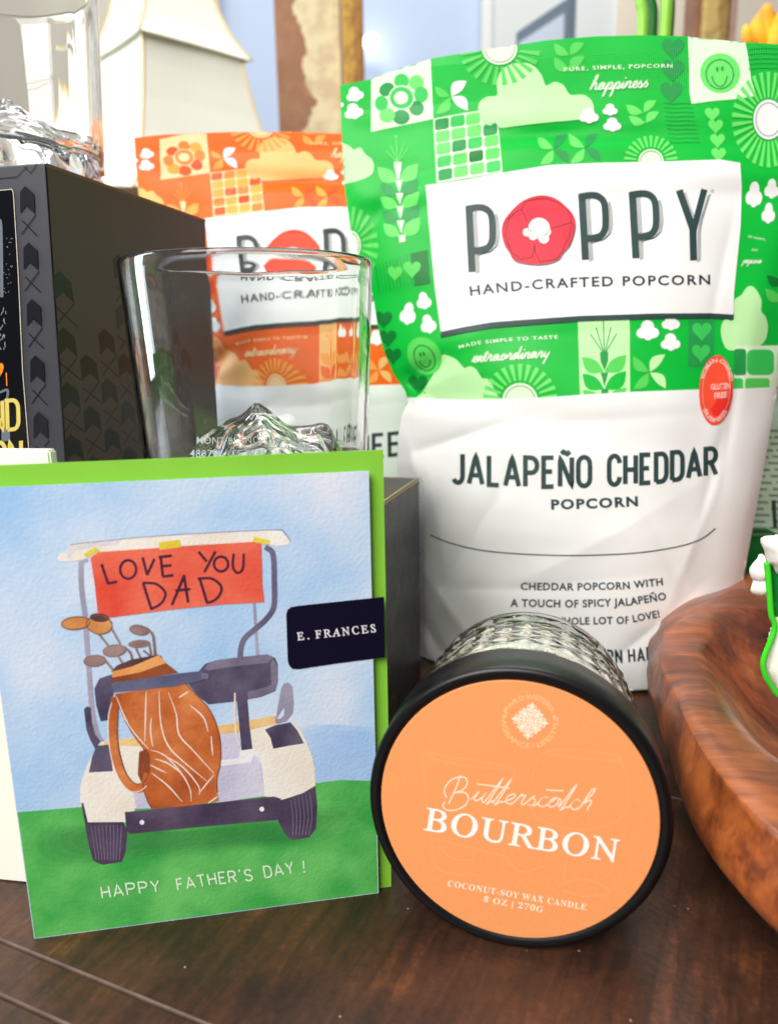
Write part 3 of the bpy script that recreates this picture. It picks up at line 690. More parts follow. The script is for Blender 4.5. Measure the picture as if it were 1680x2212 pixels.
def label_art():
    A = Art(7.0)
    P = T('R2', [(355, 597), (430, 587), (500, 577), (640, 551), (820, 521), (1000, 513), (1250, 508), (1460, 500), (1535, 513), (1541, 600), (1537, 750), (1522, 900), (1512, 1000), (1510, 1085)])
    bot = T('A6', [(1625, 728), (1500, 720), (1200, 722), (800, 735), (500, 756), (330, 769), (200, 791), (60, 820)])
    A.poly(P[:-1]+bot+T('A6', [(30, 600), (10, 400)]), 'white', 7)
    A.poly(T('A6', [(60, 820), (200, 791), (330, 769), (500, 756), (800, 735), (1200, 722), (1500, 720), (1625, 728), (1625, 753), (1500, 746), (1200, 749), (800, 763), (500, 785), (330, 799), (200, 820), (58, 850)]), 'ink', 8)
    A.poly(T('A6', smooth_pts([(506, 125), (565, 103), (624, 100), (686, 118), (736, 158), (771, 198), (784, 258), (771, 318), (751, 368), (716, 408), (696, 438), (646, 460), (586, 468), (516, 462), (456, 445), (431, 403), (406, 363), (391, 298), (401, 238), (436, 188), (476, 148)], True, 3)), 'grey', 8)
    A.poly(T('A6', smooth_pts([(500, 118), (560, 95), (620, 91), (680, 110), (730, 150), (765, 190), (778, 250), (765, 310), (745, 360), (710, 400), (690, 430), (640, 450), (580, 458), (510, 452), (450, 435), (425, 395), (400, 355), (385, 290), (395, 230), (430, 180), (470, 140)], True, 3)), 'red', 9)
    for P_ in [[(490, 165), (508, 195), (520, 230)], [(645, 268), (700, 252), (757, 236)], [(560, 345), (558, 380), (548, 420), (490, 432), (440, 398), (402, 300), (424, 215), (470, 172), (490, 165)], [(490, 165), (512, 122), (560, 112), (615, 106), (680, 126), (720, 150), (752, 192), (757, 236)], [(755, 250), (750, 310), (722, 352), (715, 385), (680, 432), (590, 446), (566, 400), (560, 345)], [(757, 236), (772, 250), (768, 310), (740, 370)], [(395, 260), (405, 225), (460, 180)], [(430, 375), (415, 345)]]:
        A.stroke(T('A6', P_), 4.5*TS('A6'), 'redl', 10)
    for c, r in [((585, 268), 58), ((520, 288), 22), ((552, 308), 22), ((610, 320), 28), ((622, 285), 26)]: A.poly(T('A6', ell(c, r, r, n=20)), 'white', 11)
    for P_ in [[(522, 245), (530, 275), (548, 285)], [(575, 305), (578, 335)], [(640, 275), (625, 300), (605, 305)]]: A.stroke(T('A6', P_), 4*TS('A6'), 'ink', 12)
    def letter(stem, bowl, hx):
        A.stroke(T('A6', stem), 39*TS('A6'), 'ink', 9)
        if bowl: A.stroke(T('A6', smooth_pts(bowl, False, 5)), 36*TS('A6'), 'ink', 10)
        for path in hx:
            for q in resample(path, 13, False): A.stroke(T('A6', [(q[0]-9, q[1]+5), (q[0]+13, q[1]-9)]), 4.3*TS('A6'), 'ink', 8)
    for sx, sy in ((210, 148), (813, 83), (1083, 74)):
        tx = 17 if sx < 300 else 20
        dx = lambda x, y: (sx+x+tx*y/352, sy+y)
        letter([dx(0, 0), dx(0, 352)], [dx(-14, 15), dx(55, 6), dx(95, 18), dx(118, 55), dx(119, 150), dx(110, 195), dx(82, 226), dx(14, 240)],
               [[dx(30, 25), dx(30, 215)], [dx(30, 262), dx(30, 356)], [dx(138, 50), dx(146, 90), dx(147, 165), dx(135, 215), dx(105, 244), dx(45, 260)]])
    A.stroke(T('A6', [(1334, 62), (1407, 270), (1411, 438)]), 38*TS('A6'), 'ink', 9); A.stroke(T('A6', [(1468, 58), (1408, 285)]), 34*TS('A6'), 'ink', 10)
    for path in [[(1362, 85), (1408, 215), (1412, 245)], [(1493, 92), (1450, 230), (1440, 290), (1440, 440)]]:
        for q in resample(path, 13, False): A.stroke(T('A6', [(q[0]-8, q[1]+5), (q[0]+11, q[1]-8)]), 4.3*TS('A6'), 'ink', 8)
    A.stroke(T('A6', ell((1512, 67), 7, 7, n=14)), 2.2*TS('A6'), 'ink', 9, True)
    A.text('HAND-CRAFTED POPCORN', T('A6', [(218, 627), (300, 616), (390, 607), (480, 599), (640, 586), (900, 576), (1200, 570), (1500, 566)]), 52*TS('A6'), 'ink2', 9, .02, 1.22)
    return A

def gluten_art():
    A = Art(5.0); c = (1165, 850)
    A.poly(T('A8', ell(c, 138, 285, 3, n=44)), 'sticker', 13)
    A.poly(T('A8', [(1118, 1010), (1180, 915), (1270, 905), (1292, 760), (1300, 900), (1255, 1040), (1190, 1075), (1140, 1050)]), 'sticker2', 14)
    A.stroke(T('A8', ell(c, 112, 238, 3, n=40)), 3.0*TS('A8'), 'stickerw', 15, True)
    A.text('GLUTEN', T('A8', [(1120, 846), (1280, 836)]), 46*TS('A8'), 'stickerw', 15, .03, 1.0, up=(0, -1)); A.text('FREE', T('A8', [(1150, 918), (1252, 908)]), 46*TS('A8'), 'stickerw', 15, .03, 1.0, up=(0, -1))
    A.text('WOMAN OWNED', T('A8', ell(c, 112, 230, 3, n=20, a0=200, a1=340)), 34*TS('A8'), 'stickerw', 15, .03, 1.0)
    A.text('BUSINESS', T('A8', ell(c, 128, 262, 3, n=20, a0=140, a1=40)), 34*TS('A8'), 'stickerw', 15, .03, 1.0)
    return A

gp = Pouch((0.105, 0.398, 0.0), 9.0, 2.5)
DH = 0.00009
ginks = film_set('green', GREEN)
root = thing('popcorn_pouch', 'large green and white popcorn pouch of jalapeño cheddar standing behind the candle', 'snack bag', tuple(gp.O), 'popcorn pouches on the table')
artG = pouch_art('JALAPEÑO CHEDDAR'); labG = label_art()
bV, bF, buv = gp.body()
lay('pouch_body', artG, gp, ginks, root, DH, base=(bV, bF, ginks['base'], buv))
lay('name_label', labG, gp, ginks, root, DH)
sinks = dict(sticker=mat('sticker_red', (255, 86, 56), .3), sticker2=mat('sticker_red_deep', (246, 52, 42), .3), stickerw=mat('sticker_pink_ink', (255, 206, 196), .4))
lay('round_sticker', gluten_art(), gp, sinks, root, DH)

# ================================================================== TABLE
def wood_table():
    m = bpy.data.materials.new('dark_table_wood'); m.use_nodes = True; b = pb(m); N, L = nt(m)
    tc = N.new('ShaderNodeTexCoord'); mp = N.new('ShaderNodeMapping'); mp.vector_type = 'TEXTURE'; mp.inputs['Rotation'].default_value = (0, 0, radians(64)); mp.inputs['Scale'].default_value = (1/22, 1/150, 1/22)
    L.new(tc.outputs['Object'], mp.inputs['Vector'])
    n1 = N.new('ShaderNodeTexNoise'); n1.inputs['Scale'].default_value = 1.6; n1.inputs['Detail'].default_value = 8; n1.inputs['Distortion'].default_value = .6; L.new(mp.outputs['Vector'], n1.inputs['Vector'])
    n2 = N.new('ShaderNodeTexNoise'); n2.inputs['Scale'].default_value = 26; n2.inputs['Detail'].default_value = 6; L.new(tc.outputs['Object'], n2.inputs['Vector'])
    n3 = N.new('ShaderNodeTexNoise'); n3.inputs['Scale'].default_value = 420; n3.inputs['Detail'].default_value = 4; L.new(tc.outputs['Object'], n3.inputs['Vector'])
    ad = N.new('ShaderNodeMath'); ad.operation = 'MULTIPLY_ADD'; L.new(n2.outputs['Fac'], ad.inputs[0]); ad.inputs[1].default_value = .75
    ml = N.new('ShaderNodeMath'); ml.operation = 'MULTIPLY'; L.new(n1.outputs['Fac'], ml.inputs[0]); ml.inputs[1].default_value = .4; L.new(ml.outputs[0], ad.inputs[2])
    a2 = N.new('ShaderNodeMath'); a2.operation = 'MULTIPLY_ADD'; L.new(n3.outputs['Fac'], a2.inputs[0]); a2.inputs[1].default_value = .22; L.new(ad.outputs[0], a2.inputs[2])
    cr = N.new('ShaderNodeValToRGB'); e = cr.color_ramp.elements
    e[0].position = .42; e[0].color = lin((36, 24, 19))+(1,); e[1].position = .88; e[1].color = lin((120, 72, 44))+(1,)
    k = e.new(.6); k.color = lin((56, 37, 29))+(1,); k = e.new(.74); k.color = lin((78, 49, 35))+(1,)
    L.new(a2.outputs[0], cr.inputs['Fac'])
    vo = N.new('ShaderNodeTexVoronoi'); vo.inputs['Scale'].default_value = 260; L.new(tc.outputs['Object'], vo.inputs['Vector'])
    sc_ = N.new('ShaderNodeSeparateColor'); L.new(vo.outputs['Color'], sc_.inputs[0])
    q1 = N.new('ShaderNodeMath'); q1.operation = 'LESS_THAN'; L.new(vo.outputs['Distance'], q1.inputs[0]); q1.inputs[1].default_value = .085
    q2 = N.new('ShaderNodeMath'); q2.operation = 'GREATER_THAN'; L.new(sc_.outputs[0], q2.inputs[0]); q2.inputs[1].default_value = .97
    q3 = N.new('ShaderNodeMath'); q3.operation = 'MULTIPLY'; L.new(q1.outputs[0], q3.inputs[0]); L.new(q2.outputs[0], q3.inputs[1])
    mxd = N.new('ShaderNodeMix'); mxd.data_type = 'RGBA'; L.new(q3.outputs[0], mxd.inputs['Factor']); L.new(cr.outputs['Color'], mxd.inputs['A']); mxd.inputs['B'].default_value = lin((170, 150, 134))+(1,)
    L.new(mxd.outputs['Result'], b.inputs['Base Color'])
    rr = N.new('ShaderNodeMapRange'); rr.inputs['To Min'].default_value = .26; rr.inputs['To Max'].default_value = .5; L.new(n2.outputs['Fac'], rr.inputs['Value']); L.new(rr.outputs['Result'], b.inputs['Roughness'])
    bp = N.new('ShaderNodeBump'); bp.inputs['Strength'].default_value = .3; bp.inputs['Distance'].default_value = .0006
    b2 = N.new('ShaderNodeMath'); b2.operation = 'ADD'; L.new(n1.outputs['Fac'], b2.inputs[0]); L.new(n3.outputs['Fac'], b2.inputs[1]); L.new(b2.outputs[0], bp.inputs['Height']); L.new(bp.outputs['Normal'], b.inputs['Normal'])
    b.inputs['Specular IOR Level'].default_value = .42
    return m
TW = wood_table()
# planks run along the two grooves seen in the photo: each plank top with eased edges, cut as one table top
g1a, g1b = onz(10, 2035), onz(440, 2212); g3a, g3b = onz(1520, 2165), onz(1680, 2190)
gd = (g1b-g1a)[:2]; gd = gd/np.linalg.norm(gd); gn = np.array([-gd[1], gd[0]])
off1 = float(np.dot(g1a[:2], gn)); off2 = float(np.dot(onz(0, 2150)[:2], gn))
cuts = sorted([off1, off2, off1+.155, off1+.31, off1+.465, off1+.62, off1+.775, off1+.93, off2-.12, off2-.26])
bm = bmesh.new()
lo_, hi_ = cuts[0]-.14, cuts[-1]+.14
edges_ = [lo_]+cuts+[hi_]
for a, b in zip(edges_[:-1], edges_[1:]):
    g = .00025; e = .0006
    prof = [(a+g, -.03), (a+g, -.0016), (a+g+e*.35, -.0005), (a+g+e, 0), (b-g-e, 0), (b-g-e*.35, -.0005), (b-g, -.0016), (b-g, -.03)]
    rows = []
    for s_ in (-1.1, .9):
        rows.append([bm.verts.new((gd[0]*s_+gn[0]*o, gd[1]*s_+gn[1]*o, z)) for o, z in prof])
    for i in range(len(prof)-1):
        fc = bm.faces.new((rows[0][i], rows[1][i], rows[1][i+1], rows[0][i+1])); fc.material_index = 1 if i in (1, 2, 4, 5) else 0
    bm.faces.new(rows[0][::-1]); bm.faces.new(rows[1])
bmesh.ops.recalc_face_normals(bm, faces=bm.faces)
me = bpy.data.meshes.new('wooden_table'); bm.to_mesh(me); bm.free()
tb = link('wooden_table', me, [TW, mat('table_edge_highlight', (98, 78, 66), .4, vary=(120, .35), bump=(300, .3, .0005))], None, False)  # lighter bevels: the groove highlights are put into the edge colour
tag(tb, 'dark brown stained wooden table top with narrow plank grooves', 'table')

# ================================================================== GREETING CARD + ENVELOPE
BL, BR = onz(74.6, 2028), onz(817.6, 1929)
cU = BR-BL; CW = float(np.linalg.norm(cU)); cU = cU/CW; cV = np.array([0, 0, 1.]); cN = np.cross(cU, cV)
CH = 0.1402
card = thing('greeting_card', "father's day card with painted golf cart and red banner on the front", 'greeting card', tuple((BL+BR)/2))
def wc(name, c1, c2, scale=55, c3=None, lo=.34, hi=.66): return two_tone('card_'+name, c1, c2, scale, .75, lo, hi, 7, bump=(900, .36, .0004), rgb3=c3, spec=.2)
ci = dict(sky=wc('sky', (160, 202, 244), (232, 236, 248), 22, (200, 222, 246), .3, .68), grass=wc('grass', (62, 170, 76), (110, 200, 104), 60), **{'shade%d' % i: wc('grass_shade%d' % i, (61-2*i, 167-7*i, 75-2*i), (105-7*i, 195-9*i, 100-5*i), 60) for i in range(5)},
          cream=wc('cream', (236, 226, 208), (248, 244, 238), 50), roofsh=wc('roof_grey', (196, 194, 204), (226, 222, 222), 60), post=wc('post', (150, 146, 170), (176, 172, 192), 70), postd=wc('post_dark', (96, 90, 118), (124, 118, 142), 70), banner=wc('banner', (228, 78, 58), (242, 116, 90), 60),
          bink=wc('banner_ink', (66, 26, 52), (92, 44, 66), 90), tape=wc('tape', (222, 196, 48), (238, 220, 92), 90), seat=wc('seat', (70, 62, 88), (104, 96, 120), 80), seat2=wc('seat_light', (106, 100, 124), (136, 130, 150), 80), belt=wc('belt', (86, 88, 120), (112, 112, 140), 80),
          trim=wc('trim', (230, 186, 112), (244, 210, 150), 80), lav=wc('lavender', (196, 194, 220), (222, 220, 236), 50), white=wc('white', (236, 234, 240), (248, 248, 250), 50), tyre=wc('tyre', (66, 52, 78), (98, 84, 108), 80), tyrel=wc('tyre_line', (120, 104, 130), (140, 126, 148), 90),
          bag=wc('bag', (156, 70, 34), (230, 146, 86), 70, (198, 104, 52), .28, .72), bagd=wc('bag_dark', (126, 62, 38), (160, 84, 50), 70), bagl=wc('bag_light', (226, 144, 76), (240, 172, 104), 70), hole=wc('bag_hole', (80, 52, 56), (104, 70, 70), 80), seam=wc('seam', (244, 224, 206), (250, 238, 226), 90),
          wood=wc('club_wood', (200, 126, 66), (228, 170, 106), 110), woodd=wc('club_dark', (120, 70, 50), (150, 96, 72), 110), iron=wc('club_iron', (128, 98, 96), (168, 142, 136), 110), grip=wc('club_top', (84, 54, 58), (104, 72, 72), 110), line=wc('pencil', (120, 100, 120), (140, 120, 136), 110),
          words=wc('words', (226, 250, 216), (236, 252, 228), 90), **{'hz%d' % i: wc('sky_deep%d' % i, (158-7*i, 200-6*i, 244-2*i), (226-9*i, 232-6*i, 248-1*i), 24, (196-8*i, 218-6*i, 246-i)) for i in range(4)})
A = Art(14.0)
def g(k, P, ink, l=2, sm=False): A.poly(T(k, smooth_pts(P, True, 3) if sm else P), ink, l)
def gs(k, P, w, ink, l=3, sm=True, **kw): A.stroke(T(k, smooth_pts(P, False, 4) if sm else P), w*TS(k), ink, l, **kw)
g('G0', [(-260, 1470), (62, 1427), (330, 1405), (600, 1385), (900, 1350), (1235, 1283), (1330, 1262), (1460, 1244), (1620, 1225), (1640, 2100), (-260, 2200)], 'grass', 1)
_sh = np.array([(180, 1500), (330, 1475), (700, 1490), (1230, 1400), (1400, 1400), (1330, 1470), (1240, 1545), (900, 1580), (500, 1625), (240, 1632), (160, 1570)], float); _sc = _sh.mean(0)
for i_, k_ in enumerate((1.10, 1.02, .94, .86, .78)):
    g('G0', [tuple(p) for p in _sc+(_sh-_sc)*np.array([k_, .55+.45*k_-.1*i_])], 'shade%d' % i_, 2+.12*i_, True)
for i_, (dy, dx) in enumerate(((-70, -60), (-45, -30), (-22, 0), (0, 25))):
    g('G0', [(1160+dx, 1200+dy*.6), (1290+dx, 1155+dy), (1470, 1150+dy*.8), (1620, 1160+dy), (1620, 1290), (1330, 1300), (1200+dx, 1310)], 'hz%d' % i_, .5+.1*i_, True)
# cart: posts, rails, seat
gs('G1', [(280, 262), (246, 272), (236, 310), (240, 450), (262, 620), (275, 800), (290, 1000), (310, 1250), (345, 1400), (392, 1462)], 34, 'post', 3)
gs('G1', [(1355, 525), (1366, 700), (1378, 890)], 20, 'post', 3)
gs('G1', [(1425, 182), (1466, 205), (1482, 260), (1486, 400), (1484, 560), (1440, 640), (1370, 705), (1300, 765), (1272, 825), (1266, 895)], 36, 'postd', 4)
g('G2', [(135, 290), (158, 274), (178, 285), (186, 380), (205, 450), (238, 492), (206, 545), (172, 480), (150, 420)], 'seat', 4)
g('G2', [(112, 880), (112, 780), (128, 715), (165, 620), (205, 550), (240, 500), (300, 480), (480, 478), (520, 560), (548, 700), (520, 800), (462, 910), (400, 1000), (160, 1002)], 'cream', 5)
g('G2', [(262, 500), (300, 482), (480, 470), (500, 524), (250, 520)], 'trim', 6)
g('G2', [(214, 522), (300, 512), (300, 560), (316, 680), (166, 688), (186, 590)], 'seat', 7)
g('G2', [(445, 820), (530, 790), (560, 912), (462, 916)], 'lav', 6)
g('G2', [(970, 440), (1080, 440), (1115, 550), (1100, 620), (985, 640)], 'lav', 5); g('G2', [(970, 640), (1190, 588), (1240, 640), (1262, 835), (960, 880)], 'lav', 5)
g('G2', [(985, 612), (1100, 600), (1112, 545), (1205, 540), (1240, 602), (1200, 580), (1180, 622), (985, 650)], 'white', 6)
g('G2', [(1175, 425), (1300, 382), (1450, 378), (1500, 440), (1528, 500), (1560, 585), (1578, 660), (1582, 770), (1500, 818), (1370, 862), (1262, 836), (1250, 680), (1238, 600), (1170, 530)], 'cream', 5)
g('G2', [(970, 398), (1330, 332), (1332, 385), (1180, 420), (1080, 440), (972, 448)], 'trim', 6)
g('G2', [(1265, 420), (1330, 392), (1425, 374), (1468, 425), (1510, 506), (1420, 520), (1318, 540), (1300, 470)], 'seat', 7)
g('G2', [(1330, 378), (1352, 240), (1368, 160), (1385, 132), (1412, 126), (1434, 148), (1444, 250), (1438, 318), (1400, 366), (1345, 386)], 'post', 7); g('G2', [(1342, 352), (1366, 312), (1386, 285), (1386, 330), (1362, 352)], 'sky', 8)
g('G1', [(930, 1068), (985, 1040), (992, 990), (1040, 935), (1120, 910), (1300, 888), (1440, 874), (1490, 896), (1508, 940), (1508, 1050), (1492, 1112), (1400, 1150), (1250, 1178), (1060, 1198), (1000, 1150)], 'seat', 6)
g('G1', [(1034, 968), (1060, 935), (1120, 910), (1300, 888), (1440, 874), (1486, 894), (1440, 930), (1200, 955), (1060, 980)], 'seat2', 7); g('G1', [(1462, 930), (1482, 905), (1506, 960), (1506, 1045), (1490, 1108), (1400, 1148), (1315, 1160), (1315, 1118), (1440, 1085), (1466, 1070)], 'seat2', 7)
g('G2', [(1085, 185), (1150, 176), (1168, 380), (1188, 540), (1120, 550)], 'seat', 8); gs('G2', [(1078, 190), (1082, 420), (1108, 520)], 10, 'seam', 9)
g('G2', [(200, 165), (232, 100), (310, 74), (322, 190), (306, 250), (282, 362), (240, 368), (212, 270)], 'seat', 6)
# clubs
for P_, w in [([(350, 740), (410, 815)], 14), ([(430, 700), (490, 808)], 12), ([(660, 705), (698, 745), (708, 800), (716, 880)], 17), ([(515, 828), (556, 865), (570, 925)], 16), ([(385, 905), (440, 970)], 15), ([(475, 885), (516, 950)], 14), ([(590, 830), (622, 902)], 13), ([(640, 850), (690, 890)], 13), ([(676, 800), (692, 890)], 13)]: gs('G1', P_, w, 'iron', 9)
for c, rx, ry, ro, ink in [((355, 682), 84, 62, 8, 'wood'), ((203, 672), 94, 43, -5, 'wood'), ((357, 637), 64, 28, 6, 'grip'), ((452, 850), 76, 40, -8, 'iron'), ((325, 916), 72, 38, -5, 'iron'), ((612, 717), 64, 34, 10, 'iron'), ((612, 806), 72, 26, -4, 'iron')]: g('G1', ell((c[0], c[1]), rx, ry, ro), ink, 10)
gs('G1', ell((203, 672), 92, 41, -5), 7, 'woodd', 11); gs('G1', ell((355, 682), 82, 60, 8), 6, 'woodd', 11)
gs('G1', ell((452, 850), 74, 38, -8), 4, 'woodd', 11); gs('G1', ell((325, 916), 70, 36, -5), 4, 'woodd', 11); gs('G1', ell((612, 717), 62, 32, 10), 4, 'woodd', 11)
# golf bag
g('G1', [(432, 985), (470, 945), (560, 908), (740, 875), (760, 890), (620, 960), (450, 1000)], 'hole', 11)
g('G1', [(438, 985), (560, 955), (740, 878), (785, 930), (620, 992), (442, 1024)], 'bagl', 12); g('G1', [(442, 1024), (620, 990), (785, 930), (865, 992), (640, 1030), (440, 1056)], 'bagd', 12)
g('G2', [(328, 196), (430, 182), (660, 146), (768, 128), (815, 172), (850, 215), (920, 300), (955, 370), (975, 440), (992, 520), (988, 640), (965, 720), (965, 800), (978, 866), (800, 895), (560, 916), (530, 868), (512, 800), (500, 760), (540, 700), (545, 600), (490, 520), (430, 440), (385, 350), (345, 260)], 'bag', 10)
g('G2', [(480, 560), (520, 540), (546, 570), (540, 740), (500, 765), (472, 700)], 'bagd', 11)
gs('G2', [(335, 215), (318, 330), (312, 450), (330, 580), (370, 700), (430, 775), (490, 785), (525, 745), (535, 690)], 54, 'bag', 12)
gs('G2', [(310, 250), (290, 330), (288, 450), (306, 590), (348, 715), (415, 800), (480, 805), (528, 770)], 6, 'seam', 13); gs('G2', [(350, 250), (346, 340), (344, 450), (360, 570), (398, 690), (448, 752), (490, 758)], 6, 'woodd', 13)
for P_ in [[(525, 178), (520, 350), (516, 492)], [(556, 345), (552, 430), (566, 525)], [(605, 180), (616, 380), (662, 520), (760, 622), (905, 742)], [(663, 188), (712, 320), (730, 450), (820, 552), (948, 694)], [(338, 212), (420, 400), (540, 540)], [(548, 545), (640, 580), (742, 690), (798, 790), (806, 868)], [(550, 640), (650, 690)], [(558, 690), (660, 770), (750, 872)], [(620, 572), (750, 650), (850, 770), (856, 826)], [(798, 268), (880, 340), (912, 432)], [(728, 220), (792, 180)], [(930, 460), (940, 580)], [(910, 880), (970, 838)], [(580, 602), (660, 630), (740, 690)], [(950, 700), (900, 760), (860, 810)]]: gs('G2', P_, 9, 'seam', 13, taper=True)
for P_ in [[(545, 600), (540, 700), (505, 765), (530, 860), (560, 912)], [(770, 130), (850, 215), (925, 305), (975, 430), (990, 540), (985, 645), (965, 725), (968, 810)], [(390, 360), (480, 500), (545, 590)]]: gs('G2', P_, 6, 'bagd', 13)
g('G2', [(310, 128), (500, 100), (760, 64), (872, 52), (905, 80), (872, 112), (700, 150), (500, 170), (322, 186)], 'belt', 14); g('G2', rrect((892, 84), 22, 19), 'seat2', 15)
# bumper + tyres
g('G2', [(118, 880), (132, 880), (160, 1000), (380, 998), (406, 1050), (396, 1180), (372, 1248), (250, 1266), (192, 1240), (162, 1130)], 'tyre', 6); g('G2', [(1362, 862), (1500, 820), (1581, 774), (1592, 900), (1584, 1040), (1540, 1095), (1430, 1112), (1390, 1070), (1345, 985)], 'tyre', 6)
for x in range(9): gs('G2', [(178+24*x, 1018), (196+21*x, 1130), (212+18*x, 1235)], 4, 'tyrel', 7)
for x in range(6): gs('G2', [(1425+24*x, 856-10*x), (1440+24*x, 960), (1440+20*x, 1080)], 4, 'tyrel', 7)
g('G2', [(390, 936), (700, 905), (1100, 862), (1320, 838), (1366, 852), (1372, 962), (1335, 985), (900, 1025), (420, 1072), (402, 1050)], 'tyre', 8)
for c in ((498, 1000), (1247, 917)): g('G2', ell(c, 15, 15, n=14), 'white', 9)
# roof, banner, tapes
g('G1', [(86, 250), (95, 228), (150, 215), (160, 168), (190, 152), (600, 120), (1100, 88), (1490, 70), (1540, 80), (1562, 115), (1590, 140), (1575, 166), (1500, 174), (1400, 152), (1000, 166), (600, 196), (360, 216), (250, 262), (150, 276), (92, 274)], 'cream', 5)
g('G1', [(152, 216), (162, 168), (190, 152), (500, 128), (480, 160), (200, 200), (165, 255), (148, 255)], 'roofsh', 6); gs('G1', [(165, 165), (600, 119), (1100, 87), (1490, 69), (1545, 80), (1592, 142)], 4, 'line', 7)
g('G1', [(298, 252), (350, 212), (740, 186), (1400, 142), (1406, 300), (1408, 420), (1421, 537), (1150, 552), (800, 588), (430, 636), (345, 606), (325, 420)], 'banner', 8)
for P_ in [[(370, 290), (412, 418)], [(410, 416), (470, 404)], [(635, 246), (665, 362)], [(664, 362), (712, 255)], [(752, 240), (766, 372)], [(738, 246), (824, 236)], [(752, 306), (822, 298)], [(764, 372), (834, 362)], [(996, 210), (1050, 274)], [(1106, 208), (1034, 342)], [(638, 412), (692, 582)], [(906, 360), (824, 556)], [(902, 362), (930, 540)], [(846, 462), (944, 452)], [(1004, 384), (1052, 542)]]: gs('G1', P_, 18, 'bink', 10, False)
gs('G1', ell((542, 325), 52, 60, n=20)+[(594, 325)], 17, 'bink', 10, False); gs('G1', ell((1142, 290), 46, 48, n=20)+[(1188, 290)], 17, 'bink', 10, False)
for P_ in [[(1224, 222), (1218, 300), (1235, 340), (1260, 345), (1284, 315), (1288, 222)], [(634, 412), (720, 418), (780, 470), (772, 520), (740, 556), (688, 582)], [(992, 385), (1080, 384), (1140, 430), (1138, 480), (1100, 524), (1048, 542)]]: gs('G1', P_, 17, 'bink', 10)
for P_ in [[(250, 228), (330, 180), (358, 206), (272, 246)], [(737, 150), (875, 132), (882, 180), (746, 198)], [(1356, 112), (1462, 138), (1446, 166), (1346, 146)]]: g('G1', P_, 'tape', 9)
A.letters("HAPPY", T('G2', [(252, 1474), (430, 1450), (612, 1432)]), 70*TS('G2'), .62, 'words', 10, .13, .5, slant=-.06)
A.letters("FATHER'S", T('G2', [(724, 1424), (960, 1386), (1190, 1362)]), 70*TS('G2'), .6, 'words', 10, .13, .5, slant=-.06)
A.letters("DAY", T('G2', [(1268, 1346), (1450, 1316)]), 70*TS('G2'), .72, 'words', 10, .13, .5, slant=-.06); gs('G2', [(1506, 1240), (1510, 1290)], 9, 'words', 10); g('G2', ell((1512, 1310), 6, 6, n=10), 'words', 10)
class CardSheet(Plane):
    def clamp(s, u, v): return np.clip(u, .0002, CW-.0002), np.clip(v, .0002, CH2-.0002)
cp = CardSheet(BL, cU, cV)
_, tv = cp.px2uv([(795.5, 1017.4)]); CH2 = float(tv[0])
art = lay('cover_painting', A, cp, ci, card, .000016, smooth=False)
slab('front_cover', BL, cU, cV, cN, CW, CH2, .00035, ci['sky'], card)
slab('back_cover', BL+cU*.001-cN*.0005, cU, cV, cN, CW-.001, CH2-.0006, .00035, mat('card_back', (240, 240, 236), .7, bump=(900, .2, .0002)), card)
# seal sticker (its own art, on the card's plane)
S2 = Art(12.0); S2.poly(T('G0', [(1119, 650), (1124, 634), (1138, 623), (1160, 619), (1300, 604), (1501, 583), (1505, 819), (1320, 843), (1165, 866), (1142, 864), (1130, 850), (1125, 832)]), 'navy', 14)
S2.text(roman('E. FRANCES'), T('G0', [(1163, 753), (1470, 720)]), 31*TS('G0'), 'sw', 16, .02, 1.35, shear=.275)
lay('seal_sticker', S2, cp, dict(navy=mat('sticker_navy', (10, 7, 36), .4, .3), sw=mat('sticker_white_ink', (240, 238, 244), .4)), card, .000016, cl=False, smooth=False)
# envelope behind the card
eO = BL-cN*.0022
ep = Plane(eO, cU, cV)
def en(px): u, v = ep.px2uv([px]); return float(u[0]), float(v[0])
(eu1, ev1), (eu2, ev2) = en((821.5, 972)), en((845, 1914))
env = thing('lime_envelope', 'lime green envelope standing behind the golf cart card', 'envelope', tuple(eO+cU*.06))
lime = mat('envelope_lime', (138, 208, 58), .7, vary=(40, .05), bump=(700, .12, .0002))
slab('envelope_front', eO+cU*(eu2-.1115), cU, cV, cN, .1115, ev1, .0004, lime, env)
slab('envelope_back', eO+cU*(eu2-.1115)-cN*.0009, cU, cV, cN, .1115, ev1-.0002, .0004, lime, env)
# plain white card further back
P0, P1 = onz(0, 1900), onz(52, 1907); wd = P1-P0; wd /= np.linalg.norm(wd); wd = np.array([cos(radians(-9)), sin(radians(-9)), 0]); wN = np.cross(wd, cV)
tp = onF(126, 972, P1[1]-.004)
wc_ = slab('white_card', P1+wd*(-.135+.0275), wd, cV, wN, .135, tp[2], .004, mat('white_card_paper', (246, 244, 232), .7, bump=(600, .1, .0002)), None, .0006)
tag(wc_, 'plain white card standing behind the green envelope at the left', 'card')

# ================================================================== CANDLE
R_LID = .0434; el = radians(4.0); yaw = radians(12.9)
lc = np.array([.0348, .1948, R_LID*cos(el)+.0003])
ax = np.array([-sin(yaw)*cos(el), -cos(yaw)*cos(el), sin(el)])      # towards the viewer
ca = np.cross(ax, [0, 0, 1.]); ca /= np.linalg.norm(ca); cb = np.cross(ca, ax)
candle = thing('candle_jar', 'cut glass candle lying on its side, black lid and orange label facing out', 'candle', (float(lc[0]), float(lc[1]+.03), 0))
black = mat('lid_black', (9, 8, 11), .36, .42, bump=(500, .05, .0001))
lathe_mesh('lid', [(-.002, .0002), (-.0004, .002), (-.0004, .0400), (0, .0403), (0, .0421), (-.0003, .0429), (-.0012, .0434), (-.0165, .0434), (-.017, .0430), (-.017, .0405), (-.004, .0402), (-.004, .002)], 128, black, candle, lc, ax, ca, cb, close=False)
gl = glass('jar_glass', (1, 1, .985), 0.0, 1.45)
